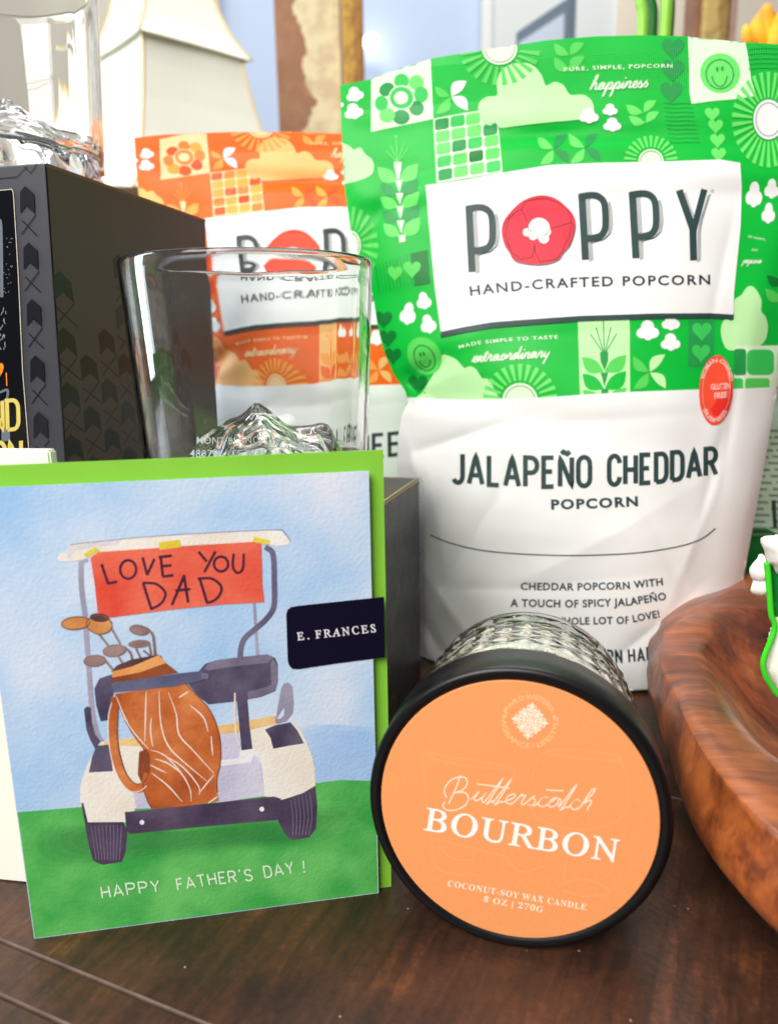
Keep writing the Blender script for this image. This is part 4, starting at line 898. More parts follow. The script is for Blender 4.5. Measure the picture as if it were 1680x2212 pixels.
def diam(z, r, q):
    if z > -.030 or z < -.0755: return r
    n = 18; p = (q*n/(2*pi)); k = -z/.0105
    a = abs(((p+k) % 1)-.5); b_ = abs(((p-k) % 1)-.5)
    return r+.0015*(min(a, b_)*2-.5)*min(1, (-.030-z)/.003)
prof = [(-.0045, .0392), (-.010, .0398), (-.0175, .0400), (-.0235, .0402)]+[(-.0255-.00051*i, .0402-.0022*(i/100.0)**1.5) for i in range(101)]+[(-.0778, .0370), (-.0791, .0350), (-.0794, .02), (-.0794, .0005)]
inner = [(-.0745, .0005), (-.0745, .03), (-.0725, .0345), (-.062, .0366), (-.03, .0380), (-.0045, .0382)]
lathe_mesh('glass_jar', prof+inner+[(-.0045, .0392)], 360, gl, candle, lc, ax, ca, cb, rfun=lambda z, r, q: diam(z, r, q) if r > .0384 else r, close=False)
wax = mat('candle_wax', (250, 246, 226), .5, .4); pb(wax).inputs['Subsurface Weight'].default_value = .25; pb(wax).inputs['Subsurface Radius'].default_value = (.01, .008, .005)
lathe_mesh('wax', [(-.0240, .0004), (-.0240, .0352), (-.0248, .0376), (-.03, .03785), (-.062, .03645), (-.0722, .0343), (-.0742, .0295), (-.0742, .0004)], 96, wax, candle, lc, ax, ca, cb)
# label on the lid
lp = Plane(lc+ax*.00013, ca, cb)
if np.dot(lp.N, ax) < 0: lp = Plane(lc+ax*.00013, -ca, cb)
LA = Art(16.0)
def l7(P, ink, l): LA.poly(T('L7', P), ink, l)
def l7s(P, w, ink, l, sm=True): LA.stroke(T('L7', smooth_pts(P, False, 5) if sm else P), w*TS('L7'), ink, l)
# faint glasses
for P_ in [[(285, 742), (300, 900), (330, 1180), (352, 1320), (390, 1368), (480, 1385), (575, 1390)], [(770, 835), (752, 980), (735, 1100)], [(285, 742), (420, 770), (600, 800), (768, 828), (700, 838), (500, 815), (340, 780), (285, 742)], [(905, 752), (860, 870), (845, 980), (870, 1070), (950, 1120), (1080, 1150), (1220, 1140), (1320, 1090), (1362, 1000), (1355, 880), (1315, 780)], [(905, 752), (1000, 735), (1150, 740), (1270, 762), (1318, 785), (1200, 790), (1020, 770), (905, 752)], [(1060, 1160), (1040, 1290), (1020, 1410)], [(1000, 1440), (1120, 1410), (1240, 1450), (1250, 1490), (1140, 1500), (1010, 1470)], [(340, 1200), (520, 1240), (720, 1290)], [(390, 1250), (440, 1300), (540, 1310), (560, 1260)], [(720, 1300), (800, 1370), (930, 1340)]]: l7s(P_, 7, 'ghost', 2)
l7s([(485, 868), (470, 920), (440, 985), (425, 1018)], 7, 'cream', 4)
l7s([(415, 985), (402, 950), (425, 905), (470, 880), (512, 882), (522, 912), (498, 945), (450, 962), (505, 958), (528, 985), (512, 1025), (460, 1050), (415, 1050), (396, 1030), (404, 1005)], 6.5, 'cream', 4)
def cur(txt, A_, B_, xh, slant): LA.cursive(txt, T('L7', [A_])[0], T('L7', [B_])[0], xh*TS('L7'), 'cream', 4, 6.5*TS('L7'), slant)
CURX = dict(CUR); CUR['t'] = ([(0, .1), (.42, 2.5), (.3, .4), (.18, -.25), (.5, .15)], .62, [])
cur('utterscotch', (540, 1000), (1165, 1052), 52, .42)
CUR.update(CURX)
l7s([(572, 914), (640, 922), (742, 936)], 6, 'cream', 5, False); l7s([(932, 945), (1022, 950)], 6, 'cream', 5, False)
LA.text(roman('BOURBON'), T('L7', [(292, 1152), (800, 1240), (1300, 1322)]), 120*TS('L7'), 'whitei', 6, .012, 1.06, shear=.275)
LA.text(serif('COCONUT-SOY WAX CANDLE'), T('L7', [(418, 1447), (1140, 1572)]), 32*TS('L7'), 'cream', 4, .004, 1.12)
LA.text(serif('8 OZ | 270G'), T('L7', [(605, 1528), (915, 1584)]), 32*TS('L7'), 'cream', 4, .004, 1.12)
c4 = (780, 660)
LA.text('WILD WISTERIA', T('L4', ell(c4, 478, 452, 12, n=24, a0=199, a1=326)), 100*TS('L4'), 'ghost2', 3, .012, .95)
LA.text('FRAGRANCE / LIFESTYLE', T('L4', ell(c4, 592, 570, 12, n=30, a0=190, a1=-22)), 100*TS('L4'), 'ghost2', 3, .012, .95)
for c in ((282, 412), (1282, 566)): LA.poly(T('L4', ell(c, 34, 34, n=12)), 'ghost2', 3)
for k in range(4):
    r_ = radians(90*k+8)
    def rot(P): return [(c4[0]+x*cos(r_)-y*sin(r_)*.95, c4[1]+x*sin(r_)+y*cos(r_)*.95) for x, y in P]
    LA.poly(T('L4', rot(leaf((400, 0), (230, 0), .34, 0))), 'cream', 4)
    LA.stroke(T('L4', rot([(0, 0), (300, 0)])), 34*TS('L4'), 'cream', 4)
    for sg in (1, -1):
        for P_ in [[(40, 20), (120, 90), (210, 110), (240, 70), (205, 45)], [(110, 20), (200, 70), (300, 95), (320, 55), (290, 35)], [(60, 60), (130, 150), (180, 210), (150, 250), (110, 220)], [(30, 100), (70, 180), (60, 250)], [(180, 10), (250, 45), (290, 20)], [(90, 100), (160, 130), (230, 170), (260, 150)]]:
            LA.stroke(T('L4', smooth_pts(rot([(x, sg*y) for x, y in P_]), False, 4)), 22*TS('L4'), 'cream', 5)
lob = dict(ghost=mat('label_ghost', (249, 168, 110), .55), ghost2=mat('label_pale_orange', (255, 200, 142), .55), cream=mat('label_cream_ink', (255, 236, 210), .5), whitei=mat('label_white_ink', (255, 250, 244), .5))
lab = lathe_mesh('lid_label', [(-.0001, .00001), (.0001, .00001), (.0001, .0394), (-.0001, .0396), (-.0004, .0396)], 128, mat('label_orange', (246, 159, 97), .5, vary=(1200, .035), bump=(1600, .25, .00016)), candle, lc, ax, ca, cb, close=False)
lab.data.polygons.foreach_set('use_smooth', [False]*len(lab.data.polygons))
lay('label_print', LA, lp, lob, lab, .000012, cl=False, smooth=False)

# ================================================================== ORANGE POUCH + THIRD POUCH (same sheet)
GRP = 'popcorn pouches on the table'
op = Pouch((-.0316, .5028, 0), 3.15, 2.45, -.64, shape=gp.shape)
VL = float(gp.px2uv(T('R2', [(355, 597)]))[1][0])
def to_uv(art, sheet):
    u, v = sheet.px2uv(np.array(art.V)); v = np.where(v > VL, VL+(v-VL)*.86, v); art.V = list(zip(u, v)); return art
_tu, _tv = Plane(op.O, op.U, op.V).px2uv([(280, 299), (360, 292), (500, 288), (620, 287), (740, 292), (860, 294)])
op.Tc = (np.concatenate([[_tu[0]-.1], _tu, [_tu[-1]+.1]]), np.concatenate([[_tv[0]], _tv, [_tv[-1]-.004]]))
oinks = film_set('orange', ORANGE)
rootO = thing('popcorn_pouch', 'orange popcorn pouch half hidden behind the whiskey glass and tall black box', 'snack bag', tuple(op.O), GRP)
root['group'] = GRP
bV, bF, buv = op.body()
lay('pouch_body', to_uv(pouch_art('PIMENTO CHEESE'), gp), op, oinks, rootO, DH, space='uv', base=(bV, bF, oinks['base'], buv))
lay('name_label', to_uv(label_art(), gp), op, oinks, rootO, DH, space='uv')
tp3 = Pouch((.272, .500, 0), -14, 3, 0, shape=gp.shape)
GB = {k: v for k, v in GREEN.items()}; GB['base'] = (18, 110, 40); GB['panel'] = (206, 222, 200); GB['tiny'] = (120, 140, 122)
binks = film_set('back', GB)
rootB = thing('popcorn_pouch', 'popcorn pouch turned to its grey back panel, behind the bowl at the right edge', 'snack bag', tuple(tp3.O), GRP)
AB = Art(12.0)
AB.poly([(1500, 600), (1900, 600), (1900, 1165), (1690, 1160), (1652, 1140), (1500, 1140)], 'panel', 3)
for i in range(17):
    y = 930+14*i
    for j in range(5):
        x = 1600+j*56+(i*37 % 23); AB.stroke([(x, y), (x+38+(i*13+j*7) % 14, y+1)], 4.5, 'tiny', 5)
AB.stroke([(1668, 1080), (1672, 1140)], 9, 'ink', 6); AB.stroke([(1690, 1078), (1694, 1140)], 12, 'ink', 6)
bV, bF, buv = tp3.body()
lay('pouch_body', AB, tp3, binks, rootB, DH, base=(bV, bF, binks['base'], buv))

# ================================================================== BLACK GIFT BOXES
pA = onF(97, 352, .30); zA = pA[2]; pB = onz(443, 475, zA)
d = (pB-pA)[:2]; dl = np.linalg.norm(d); d = d/dl; lf = np.array([-d[1], d[0]])
wF = .125; sh = np.array([-.010, 0.0])
top = [pA[:2], pB[:2], pB[:2]+lf*wF, pA[:2]+lf*wF]
bx = thing('gift_box', 'tall black patterned gift box with gold lettering, a whiskey glass on top', 'gift box', (float(np.mean([t[0] for t in top])), float(np.mean([t[1] for t in top])), 0))
slate = mat('box_slate', (54, 53, 60), .42, .5, bump=(900, .06, .0001)); brownb = mat('box_brown_black', (84, 72, 66), .5, .25, bump=(700, .08, .0001))
prism_box('carton', [t+sh for t in top], (0, zA), slate, bx, .0006, top=top)
vert = np.array([-sh[0], 0, zA]); fp = Plane(pA+np.array([-d[1]*0, 0, 0]), -np.append(lf, 0), vert)
fp.N = np.cross(fp.U, fp.V); fp.N /= np.linalg.norm(fp.N); fp.O = pA+fp.N*.0003
bi = dict(gloss=mat('box_gloss_black', (10, 11, 16), .14, .5), dk=mat('box_motif', (24, 24, 30), .22, .5), dk2=mat('box_motif_side', (22, 18, 17), .36, .3), gold=mat('box_gold_ink', (214, 192, 92), .4, .5), pale=mat('box_pale_line', (206, 198, 182), .5), steel=mat('box_glass_print', (104, 110, 120), .3), orange=mat('box_whiskey_print', (250, 140, 30), .3), spark=mat('box_sparkle_print', (150, 154, 162), .4), side=brownb, edge=mat('box_board_edge', (132, 92, 66), .8), damask=mat('box_damask', (60, 62, 66), .3), damg=mat('box_damask_gold', (120, 108, 50), .35), beige=mat('box_beige_edge', (196, 182, 138), .8))
FA = Art(14.0)
def b3(P, ink, l=2): FA.poly(T('B3', P), ink, l)
def b3s(P, w, ink, l=3): FA.stroke(T('B3', P), w*TS('B3'), ink, l)
b3([(-420, 262), (60, 244), (90, 246), (104, 300), (150, 800), (205, 1500), (268, 2060), (330, 2600), (-300, 2700)], 'gloss', 1)
b3s(smooth_pts([(-420, 262), (40, 246), (80, 243), (97, 262), (104, 310)], False)+[(150, 800), (205, 1500), (268, 2060), (330, 2600)], 5, 'pale', 2)
for i in range(7):
    x, y = 180+36*i, 225+388*i
    b3([(x-34, y+36), (x, y), (x+62, y+58), (x+74, y+196), (x+10, y+138), (x-28, y+188)], 'dk', 2)
    b3s([(x-14, y+236), (x+94, y+346)], 7, 'dk', 2); b3s([(x+80, y+200), (x-14, y+330)], 7, 'dk', 2.5)
b3s([(-420, 190), (120, 160), (190, 90)], 5, 'dk', 2); b3s([(170, 95), (215, 140), (260, 70)], 5, 'dk', 2)
b3s(smooth_pts([(0, 456), (18, 470), (30, 640), (44, 980)], False), 22, 'steel', 3)
b3(smooth_pts([(-160, 1440), (0, 1445), (58, 1432), (72, 1468), (50, 1520), (0, 1572), (-160, 1580)], True, 3), 'orange', 3)
b3s(smooth_pts([(-60, 1690), (10, 1650), (60, 1630), (104, 1620), (100, 1680), (60, 1700)], False), 16, 'steel', 3); b3s([(92, 1500), (100, 1590)], 7, 'orange', 4)
for i in range(34):
    x, y = rng.uniform(-10, 75), rng.uniform(1000, 1360); b3s([(x, y), (x+rng.uniform(-16, 16), y+rng.uniform(12, 40))], 4, 'spark', 3)
for i in range(40):
    x, y = rng.uniform(0, 110), rng.uniform(560, 960); b3s([(x, y), (x+4, y+4)], 4, 'spark', 3)
FA.letters('GRAND', T('B3', [(-330, 1902), (192, 1890)]), 200*TS('B3'), .42, 'gold', 5, .135, .42, up=(-.06, -1))
FA.letters('CANYON', T('B3', [(-430, 2190), (222, 2172)]), 200*TS('B3'), .42, 'gold', 5, .135, .42, up=(-.06, -1))
b3([(72, 1890), (130, 1888), (134, 1968), (76, 1972)], 'steel', 4)
lay('printed_front', FA, fp, bi, bx, .00004, cl=False, smooth=False)
rp = Plane(pA, np.append(d, 0), vert); rp.O = pA+rp.N*.0003
RA = Art(.004)
RA.poly([(0.0006, -zA+.002), (dl-.0006, -zA+.002), (dl-.0006, -.0008), (.0006, -.0008)], 'side', 1, step=.02)
RA.stroke([(0, -.0006), (dl, -.0006)], .0014, 'edge', 3)
(u1, v1), (u2, v2), (u3, v3) = [tuple(float(q[0]) for q in rp.px2uv(T('B3', [p]))) for p in ((415, 830), (440, 1215), (600, 870))]
dv = v1-v2; du = (u3-u1)*.8
for c in range(-1, int(dl/du)+2):
    for r_ in range(-3, 9):
        u0 = u1+c*du; v0 = v1-r_*dv-(.5*dv if c % 2 else 0)+.0
        if v0 > -.02 or u0 < .003 or u0 > dl-.02: continue
        if v0 > -.05 and (c*7+r_*3) % 3: continue
        S = lambda P: [(u0+x*du*1.35, v0+y*dv*1.05) for x, y in P]
        RA.poly(S([(-.25, -.08), (0, 0.03), (.36, -.14), (.42, -.5), (.08, -.33), (-.22, -.46)]), 'dk2', 2, step=.02)
        RA.stroke(S([(-.2, -.58), (.5, -.92)]), .0007, 'dk2', 2); RA.stroke(S([(.42, -.5), (-.18, -.86)]), .0007, 'dk2', 2.5)
lay('printed_side', RA, rp, bi, bx, .00004, space='uv', cl=False, smooth=False)

z2 = .109; cR = onz(905, 1033, z2); bd = np.array([.289, .957]); bl = np.array([-.957, .289])
cFr = cR[:2]-bd*.150
b2 = thing('gift_box', 'low black gift box beside the white popcorn bag, whiskey glass standing on it', 'gift box', (float(cR[0]-.07), float(cR[1]-.06), 0))
q4 = [cFr, cR[:2], cR[:2]+bl*.1, cFr+bl*.1]
prism_box('carton', q4, (0, z2), mat('box_charcoal', (40, 41, 44), .38, .5, bump=(900, .06, .0001)), b2, .0005)
sp = Plane(np.append(cFr, 0)+np.array([bd[1], -bd[0], 0])*.0003, np.append(bd, 0), (0, 0, 1))
DA = Art(.01)
for i in range(9):
    for j in range(6):
        x, y = .012+.0165*i+(.008 if j % 2 else 0), .009+.0185*j
        for sg in (1, -1):
            DA.stroke(smooth_pts([(x, y-.006), (x+sg*.004, y-.002), (x+sg*.0052, y+.003), (x+sg*.002, y+.0055), (x+sg*.0012, y+.002)], False, 3), .0006, 'damask' if (i+j) % 5 else 'damg', 2)
            DA.stroke(smooth_pts([(x, y-.004), (x+sg*.002, y+.001), (x, y+.008)], False, 3), .0005, 'damask', 2)
DA.stroke([(0, z2-.0004), (.150, z2-.0004)], .0012, 'beige', 3)
lay('printed_side', DA, sp, bi, b2, .00003, space='uv', cl=False, smooth=False)
tpn = Plane(np.append(cFr+bl*.1, z2+.0003), np.append(-bl, 0), np.append(bd, 0)); TA = Art(.01)
TA.stroke([(.0995, 0), (.0995, .150)], .0011, 'beige', 2); TA.stroke([(0, .1495), (.0995, .1495)], .0009, 'beige', 3)
lay('board_edge', TA, tpn, bi, b2, .00003, space='uv', cl=False, smooth=False)

# ================================================================== WHISKEY GLASSES (mountain moulded into the floor)
RT_, RB_, HG = .0444, .0392, .0955
def ro(z): t = z/HG; return RB_+(RT_-RB_)*t**.9
def mount(x, y):
    r = math.hypot(x, y); q = atan2(y, x)
    rid = .16*sin(3*q+.6)+.08*sin(5*q+2.1+r*60)
    k = max(0, 1-r/(.0415*(1+.28*rid)))
    e = .0150+.030*(1-(1-k)**1.25)**1.25*(1+.10*rid)+(.0032*mnoise.noise(Vector((x*75+3.1, y*75, .5)))+.0014*mnoise.noise(Vector((x*170, y*170+2, 1.5))))*min(1, k*2.5)
    s_ = .010*math.exp(-((x-.026)/.009)**2-((y+.006)/.011)**2)
    return e+s_
def tumbler_mesh():
    seg = 120; V = []; F = []; prof = [(-1, .0002)]+[(-1, .0355*i/26) for i in range(1, 27)]+[(.0004, .0362), (0, RB_-.0022), (.0006, RB_-.0008), (.0022, RB_)]
    prof += [(z, ro(z)) for z in np.linspace(.006, HG-.0012, 22)] + [(HG-.0003, RT_-.0003), (HG, RT_-.0008), (HG-.0004, RT_-.0013)]
    fl0 = .021
    prof += [(z, ro(z)-.0014-.0014*(1-z/HG)) for z in np.linspace(HG-.002, fl0+.004, 20)]
    for i_, (z, r) in enumerate(prof):
        wv = 1.0 if .004 < z < HG-.004 else 0.0
        for k in range(seg):
            q = 2*pi*k/seg
            if z < 0:
                f_ = min(1, max(0, (.0355-r)/.012)); V.append((r*cos(q), r*sin(q), .0005+max(0, mount(r*cos(q), r*sin(q))-.0060)*f_)); continue
            rr = r+wv*.00005*(sin(11*q+1+(2 if i_ > 54 else 0))+.7*sin(23*q+.4+z*30)+.5*sin(37*q+2)); V.append((rr*cos(q), rr*sin(q), z))
    n = len(prof); ri = ro(fl0)-.0030; nr = 42
    for i in range(1, nr+1):
        t = 1-i/nr; r = ri*t*.985+.0002
        for k in range(seg):
            q = 2*pi*k/seg; x, y = r*cos(q), r*sin(q); h = mount(x, y); b_ = max(0, (t-.86)/.14); V.append((x, y, h*(1-b_)+b_*fl0+b_*b_*.002))
    N_ = n+nr
    for i in range(N_-1):
        for k in range(seg): k2 = (k+1) % seg; F.append((i*seg+k, i*seg+k2, (i+1)*seg+k2, (i+1)*seg+k))
    F.append(tuple(range(seg))[::-1]); F.append(tuple((N_-1)*seg+k for k in range(seg)))
    me = me_from('tumbler', V, F); bm = bmesh.new(); bm.from_mesh(me); bmesh.ops.recalc_face_normals(bm, faces=bm.faces); bm.to_mesh(me); bm.free(); return me
TUM = glass('tumbler_glass', (.985, .992, .99), 0.0, 1.46)
gc = CAM+.27*(FW+RT*(535-840)/FPX+UP*(1106-567)/FPX)
gz = z2+.0006
t1 = thing('whiskey_glass', 'clear mountain base whiskey glass behind the greeting card, with etched lettering', 'glass', (float(gc[0]), float(gc[1]), gz), 'mountain base whiskey glasses')
body1 = link('glass_body', tumbler_mesh(), TUM, t1); body1.matrix_parent_inverse = Matrix.Identity(4); body1.rotation_euler = (0, 0, .5)
class Cone:
    def __init__(s, c): s.c = np.array(c)
    def P(s, u, v, h=0.0):
        u = np.asarray(u); v = np.asarray(v); r = np.array([ro(max(0, z)) for z in v])+.00015+h
        return np.stack([s.c[0]+r*np.cos(u), s.c[1]+r*np.sin(u), s.c[2]+v], 1)
    N = np.array([0, -1., 0])
    def px2uv(s, XY):
        U_, V_ = [], []
        for x, y in XY:
            dd = ray(x, y); t = s.c[1]-.06
            for it in range(30):
                Pn = CAM+dd*t; z = Pn[2]-s.c[2]; R = ro(max(.001, z)); e = (Pn[0]-s.c[0])/R
                yy = s.c[1]-R*sqrt(max(0, 1-e*e)); t = t+(yy-Pn[1])/dd[1]
            Pn = CAM+dd*t; U_.append(atan2(Pn[1]-s.c[1], Pn[0]-s.c[0])); V_.append(Pn[2]-s.c[2])
        return np.array(U_), np.array(V_)
TX = Art(8.0)
TX.text('MONT BLANC', T('Q4', [(468, 1192), (630, 1196), (790, 1190)]), 36*TS('Q4'), 'etch', 1, .004, 1.05)
TX.text('4807M · 15,774FT', T('Q4', [(432, 1262), (640, 1266), (868, 1256)]), 38*TS('Q4'), 'etch', 1, .004, 1.05)
et = lay('etched_lettering', TX, Cone((gc[0], gc[1], gz)), dict(etch=mat('etched_white', (176, 180, 186), .6)), t1, .00002, cl=False, smooth=False)
# second glass: copies of the thing and its body
t2 = t1.copy(); COL.objects.link(t2); p2 = onz(30, 378, zA); p2 = onF(34, 384, .385)
t2.location = (float(p2[0]), float(p2[1]), float(zA+.0012)); t2['label'] = 'clear whiskey glass standing on the tall black box, cut by the photo edge'
c2 = body1.copy(); COL.objects.link(c2); c2.parent = t2; c2.rotation_euler = (0, 0, 2.3)
t2.matrix_world = Matrix.Translation(t2.location)

# ================================================================== WOODEN BOWL
def z8(P): return [((1380+x/1.927)*K, (1140+y/1.927)*K) for x, y in P]
sil = z8([(700, 288), (560, 295), (420, 325), (330, 370), (250, 420), (180, 500), (140, 580), (125, 680), (130, 780), (160, 900), (195, 1000), (232, 1100), (255, 1160), (290, 1240), (330, 1340), (370, 1420), (450, 1520), (560, 1650), (690, 1820)])
rid_ = z8([(690, 330), (560, 340), (430, 380), (330, 420), (250, 475), (195, 540), (188, 600), (200, 660), (240, 740), (265, 840), (285, 920), (340, 1040), (430, 1220), (520, 1330), (600, 1450), (700, 1580)])
inn = z8([(800, 400), (690, 405), (600, 422), (500, 455), (435, 505), (398, 580), (402, 660), (432, 760), (500, 880), (560, 960), (640, 1040), (760, 1120)])
bc = np.array([.208, .268])
def polar(px, z):
    P = np.array([onz(x, y, z)[:2] for x, y in px])-bc
    a = np.arctan2(P[:, 1], P[:, 0]) % (2*pi); r = np.hypot(P[:, 0], P[:, 1])
    a = np.unwrap(a); a = a if a[-1] > a[0] else a[::-1]; r = r if len(r) and np.unwrap(np.arctan2(P[:, 1], P[:, 0]))[-1] > np.unwrap(np.arctan2(P[:, 1], P[:, 0]))[0] else r[::-1]
    mir = [(x+pi, y) for x, y in zip(a, r) if a[-1]+.25 < x+pi < a[0]+2*pi-.25]
    a2 = np.array(list(a)+[m_[0] for m_ in mir]); r2 = np.array(list(r)+[m_[1] for m_ in mir]); a2 = a2 % (2*pi)
    o = np.argsort(a2); a2, r2 = a2[o], r2[o]
    q = np.linspace(0, 2*pi, 240, endpoint=False)
    rr = np.interp(q, np.concatenate([a2-2*pi, a2, a2+2*pi]), np.concatenate([r2, r2, r2]))
    k = np.ones(7)/7
    for _ in range(2): rr = np.convolve(np.concatenate([rr[-3:], rr, rr[:3]]), k, 'valid')
    return rr
q = np.linspace(0, 2*pi, 240, endpoint=False)
ZS, ZR, ZI = .036, .056, .055
r_s, r_r, r_i = polar(sil, ZS), polar(rid_, ZR), polar(inn, ZI)
r_r = np.minimum(r_r, r_s-.003); r_i = np.minimum(r_i, r_r-.012)
rings = [(r_s*.55, 0*q), (r_s*.66, 0*q+.0004), (r_s*.74, 0*q+.004), (r_s*.86, 0*q+.014), (r_s*.95, 0*q+.026), (r_s*.99, 0*q+.033), (r_s, 0*q+.038), (.6*r_s+.4*r_r, 0*q+.047), (.12*r_s+.88*r_r, 0*q+.0545), (.03*r_s+.97*r_r, 0*q+.0562), (.97*r_r+.03*r_i, 0*q+.0567), (.7*r_r+.3*r_i, 0*q+.0572), (.2*r_r+.8*r_i, 0*q+.0564), (.04*r_r+.96*r_i, 0*q+ZI), (r_i*.992, 0*q+.0538), (r_i*.955, 0*q+.0495), (r_i*.88, 0*q+.041), (r_i*.78, 0*q+.031), (r_i*.64, 0*q+.022), (r_i*.45, 0*q+.0165), (r_i*.2, 0*q+.015), (r_i*.01, 0*q+.0148)]
V, F = [], []
for i, (r, z) in enumerate(rings):
    wob = .0012*np.sin(3*q+i*.4)+.0008*np.sin(7*q+1.3*i)+.0006*np.sin(17*q+.5*i) if i > 2 else 0*q
    for k in range(240): V.append((bc[0]+(r[k]+wob[k])*cos(q[k]), bc[1]+(r[k]+wob[k])*sin(q[k]), z[k]+(wob[k]*.6 if i > 2 else 0)))
n = 240
for i in range(len(rings)-1):
    for k in range(n): k2 = (k+1) % n; F.append((i*n+k, i*n+k2, (i+1)*n+k2, (i+1)*n+k))
F.append(tuple(range(n))[::-1]); F.append(tuple((len(rings)-1)*n+k for k in range(n)))
def bowl_wood():
    m = bpy.data.materials.new('bowl_wood'); m.use_nodes = True; b = pb(m); N, L = nt(m)
    tc = N.new('ShaderNodeTexCoord'); mp = N.new('ShaderNodeMapping'); mp.inputs['Scale'].default_value = (9, 36, 26); L.new(tc.outputs['Object'], mp.inputs['Vector'])
    n1 = N.new('ShaderNodeTexNoise'); n1.inputs['Scale'].default_value = 2.2; n1.inputs['Detail'].default_value = 8; n1.inputs['Distortion'].default_value = 1.4; L.new(mp.outputs['Vector'], n1.inputs['Vector'])
    n2 = N.new('ShaderNodeTexNoise'); n2.inputs['Scale'].default_value = 34; n2.inputs['Detail'].default_value = 5; L.new(tc.outputs['Object'], n2.inputs['Vector'])
    mp3 = N.new('ShaderNodeMapping'); mp3.inputs['Scale'].default_value = (50, 900, 420); L.new(tc.outputs['Object'], mp3.inputs['Vector'])
    n3 = N.new('ShaderNodeTexNoise'); n3.inputs['Scale'].default_value = 1; n3.inputs['Detail'].default_value = 4; L.new(mp3.outputs['Vector'], n3.inputs['Vector'])
    a = N.new('ShaderNodeMath'); a.operation = 'MULTIPLY_ADD'; L.new(n2.outputs['Fac'], a.inputs[0]); a.inputs[1].default_value = .5
    c = N.new('ShaderNodeMath'); c.operation = 'MULTIPLY_ADD'; L.new(n1.outputs['Fac'], c.inputs[0]); c.inputs[1].default_value = .42
    e3 = N.new('ShaderNodeMath'); e3.operation = 'MULTIPLY'; L.new(n3.outputs['Fac'], e3.inputs[0]); e3.inputs[1].default_value = .17; L.new(e3.outputs[0], c.inputs[2]); L.new(c.outputs[0], a.inputs[2])
    cr = N.new('ShaderNodeValToRGB'); e = cr.color_ramp.elements
    e[0].position = .36; e[0].color = lin((70, 32, 19))+(1,); e[1].position = .82; e[1].color = lin((222, 142, 74))+(1,)
    for p_, c_ in ((.50, (122, 60, 30)), (.58, (162, 84, 40)), (.70, (196, 112, 54))): k = e.new(p_); k.color = lin(c_)+(1,)
    L.new(a.outputs[0], cr.inputs['Fac']); L.new(cr.outputs['Color'], b.inputs['Base Color'])
    b.inputs['Roughness'].default_value = .40; b.inputs['Coat Weight'].default_value = .3; b.inputs['Coat Roughness'].default_value = .22
    bp = N.new('ShaderNodeBump'); bp.inputs['Strength'].default_value = .5; bp.inputs['Distance'].default_value = .0007; L.new(a.outputs[0], bp.inputs['Height']); L.new(bp.outputs['Normal'], b.inputs['Normal'])
    return m
bw = link('wooden_bowl', me_from('wooden_bowl', V, F), bowl_wood()); tag(bw, 'reddish brown carved wooden bowl with a thick worn rim, beside the candle', 'bowl')

# ---- puffed soft pieces
def puff(name, px, F_, thick, m, parent=None, step=10, dirv=None):
    A_ = Art(step); A_.poly(px, 'x', 0); V2 = np.array(A_.V); R = np.array(resample(px, step*.5, True))
    dd = np.sqrt(np.min(((V2[:, None]-R[None])**2).sum(2), 1)); k = FPX/F_
    h = thick*.5*np.sqrt(np.clip(1-(1-np.clip(dd/(thick*k*.9), 0, 1))**2, 0, 1))+.0003
    P = np.array([onF(x, y, F_) for x, y in V2]); Vf = P.copy(); Vf[:, 1] -= h; Vb = P.copy(); Vb[:, 1] += h
    n_ = len(P); F2 = [tuple(f) for f in A_.F]; Ff = F2+[tuple(n_+i for i in f[::-1]) for f in F2]
    ed = {}
    for f in F2:
        for a, b in zip(f, f[1:]+f[:1]): ed[(a, b)] = 1
    for (a, b) in list(ed):
        if (b, a) not in ed: Ff.append((b, a, n_+a, n_+b))
    me = me_from(name, list(Vf)+list(Vb), Ff); bm = bmesh.new(); bm.from_mesh(me); bmesh.ops.recalc_face_normals(bm, faces=bm.faces); bm.to_mesh(me); bm.free()
    return link(name, me, m, parent)
def zc(P): return [((1560+x/2.837)*K, (880+y/2.837)*K) for x, y in P]
FC = .285
cl = thing('cloth_pouch', 'white and green plush cloth piece with lime piping resting in the wooden bowl', 'cloth', (.185, FC, .02))
wf = mat('cloth_white', (246, 244, 238), .95, .2, bump=(1400, .4, .0004)); gfb = mat('cloth_green', (16, 140, 50), .95, .2, bump=(1600, .5, .0005)); lf_ = mat('cloth_lime_piping', (70, 226, 48), .95, .2, bump=(1800, .5, .0004))
puff('white_panel', zc(smooth_pts([(470, 1480), (520, 1400), (760, 1380), (900, 1500), (880, 1900), (700, 2040), (560, 1960), (480, 1860), (425, 1760), (440, 1620)], True, 4)), FC, .016, wf, cl)
puff('green_panel', zc(smooth_pts([(432, 1080), (560, 1060), (760, 1080), (900, 1200), (880, 1460), (640, 1470), (500, 1450), (462, 1400), (448, 1260)], True, 4)), FC+.002, .015, gfb, cl)
pip = [onF(x, y, FC-.004) for x, y in zc(smooth_pts([(430, 1072), (440, 1140), (450, 1280), (460, 1400), (482, 1462), (470, 1530), (438, 1610), (410, 1700), (420, 1780), (460, 1850), (510, 1915), (620, 1990), (760, 2010)], False, 5))]
tube('piping', pip, .0011, lf_, cl, 12)
puff('white_band', zc(smooth_pts([(404, 960), (408, 915), (430, 902), (520, 898), (700, 890), (900, 900), (920, 1080), (700, 1110), (520, 1150), (470, 1090), (440, 1070), (425, 1010)], True, 4)), FC-.004, .02, wf, cl)
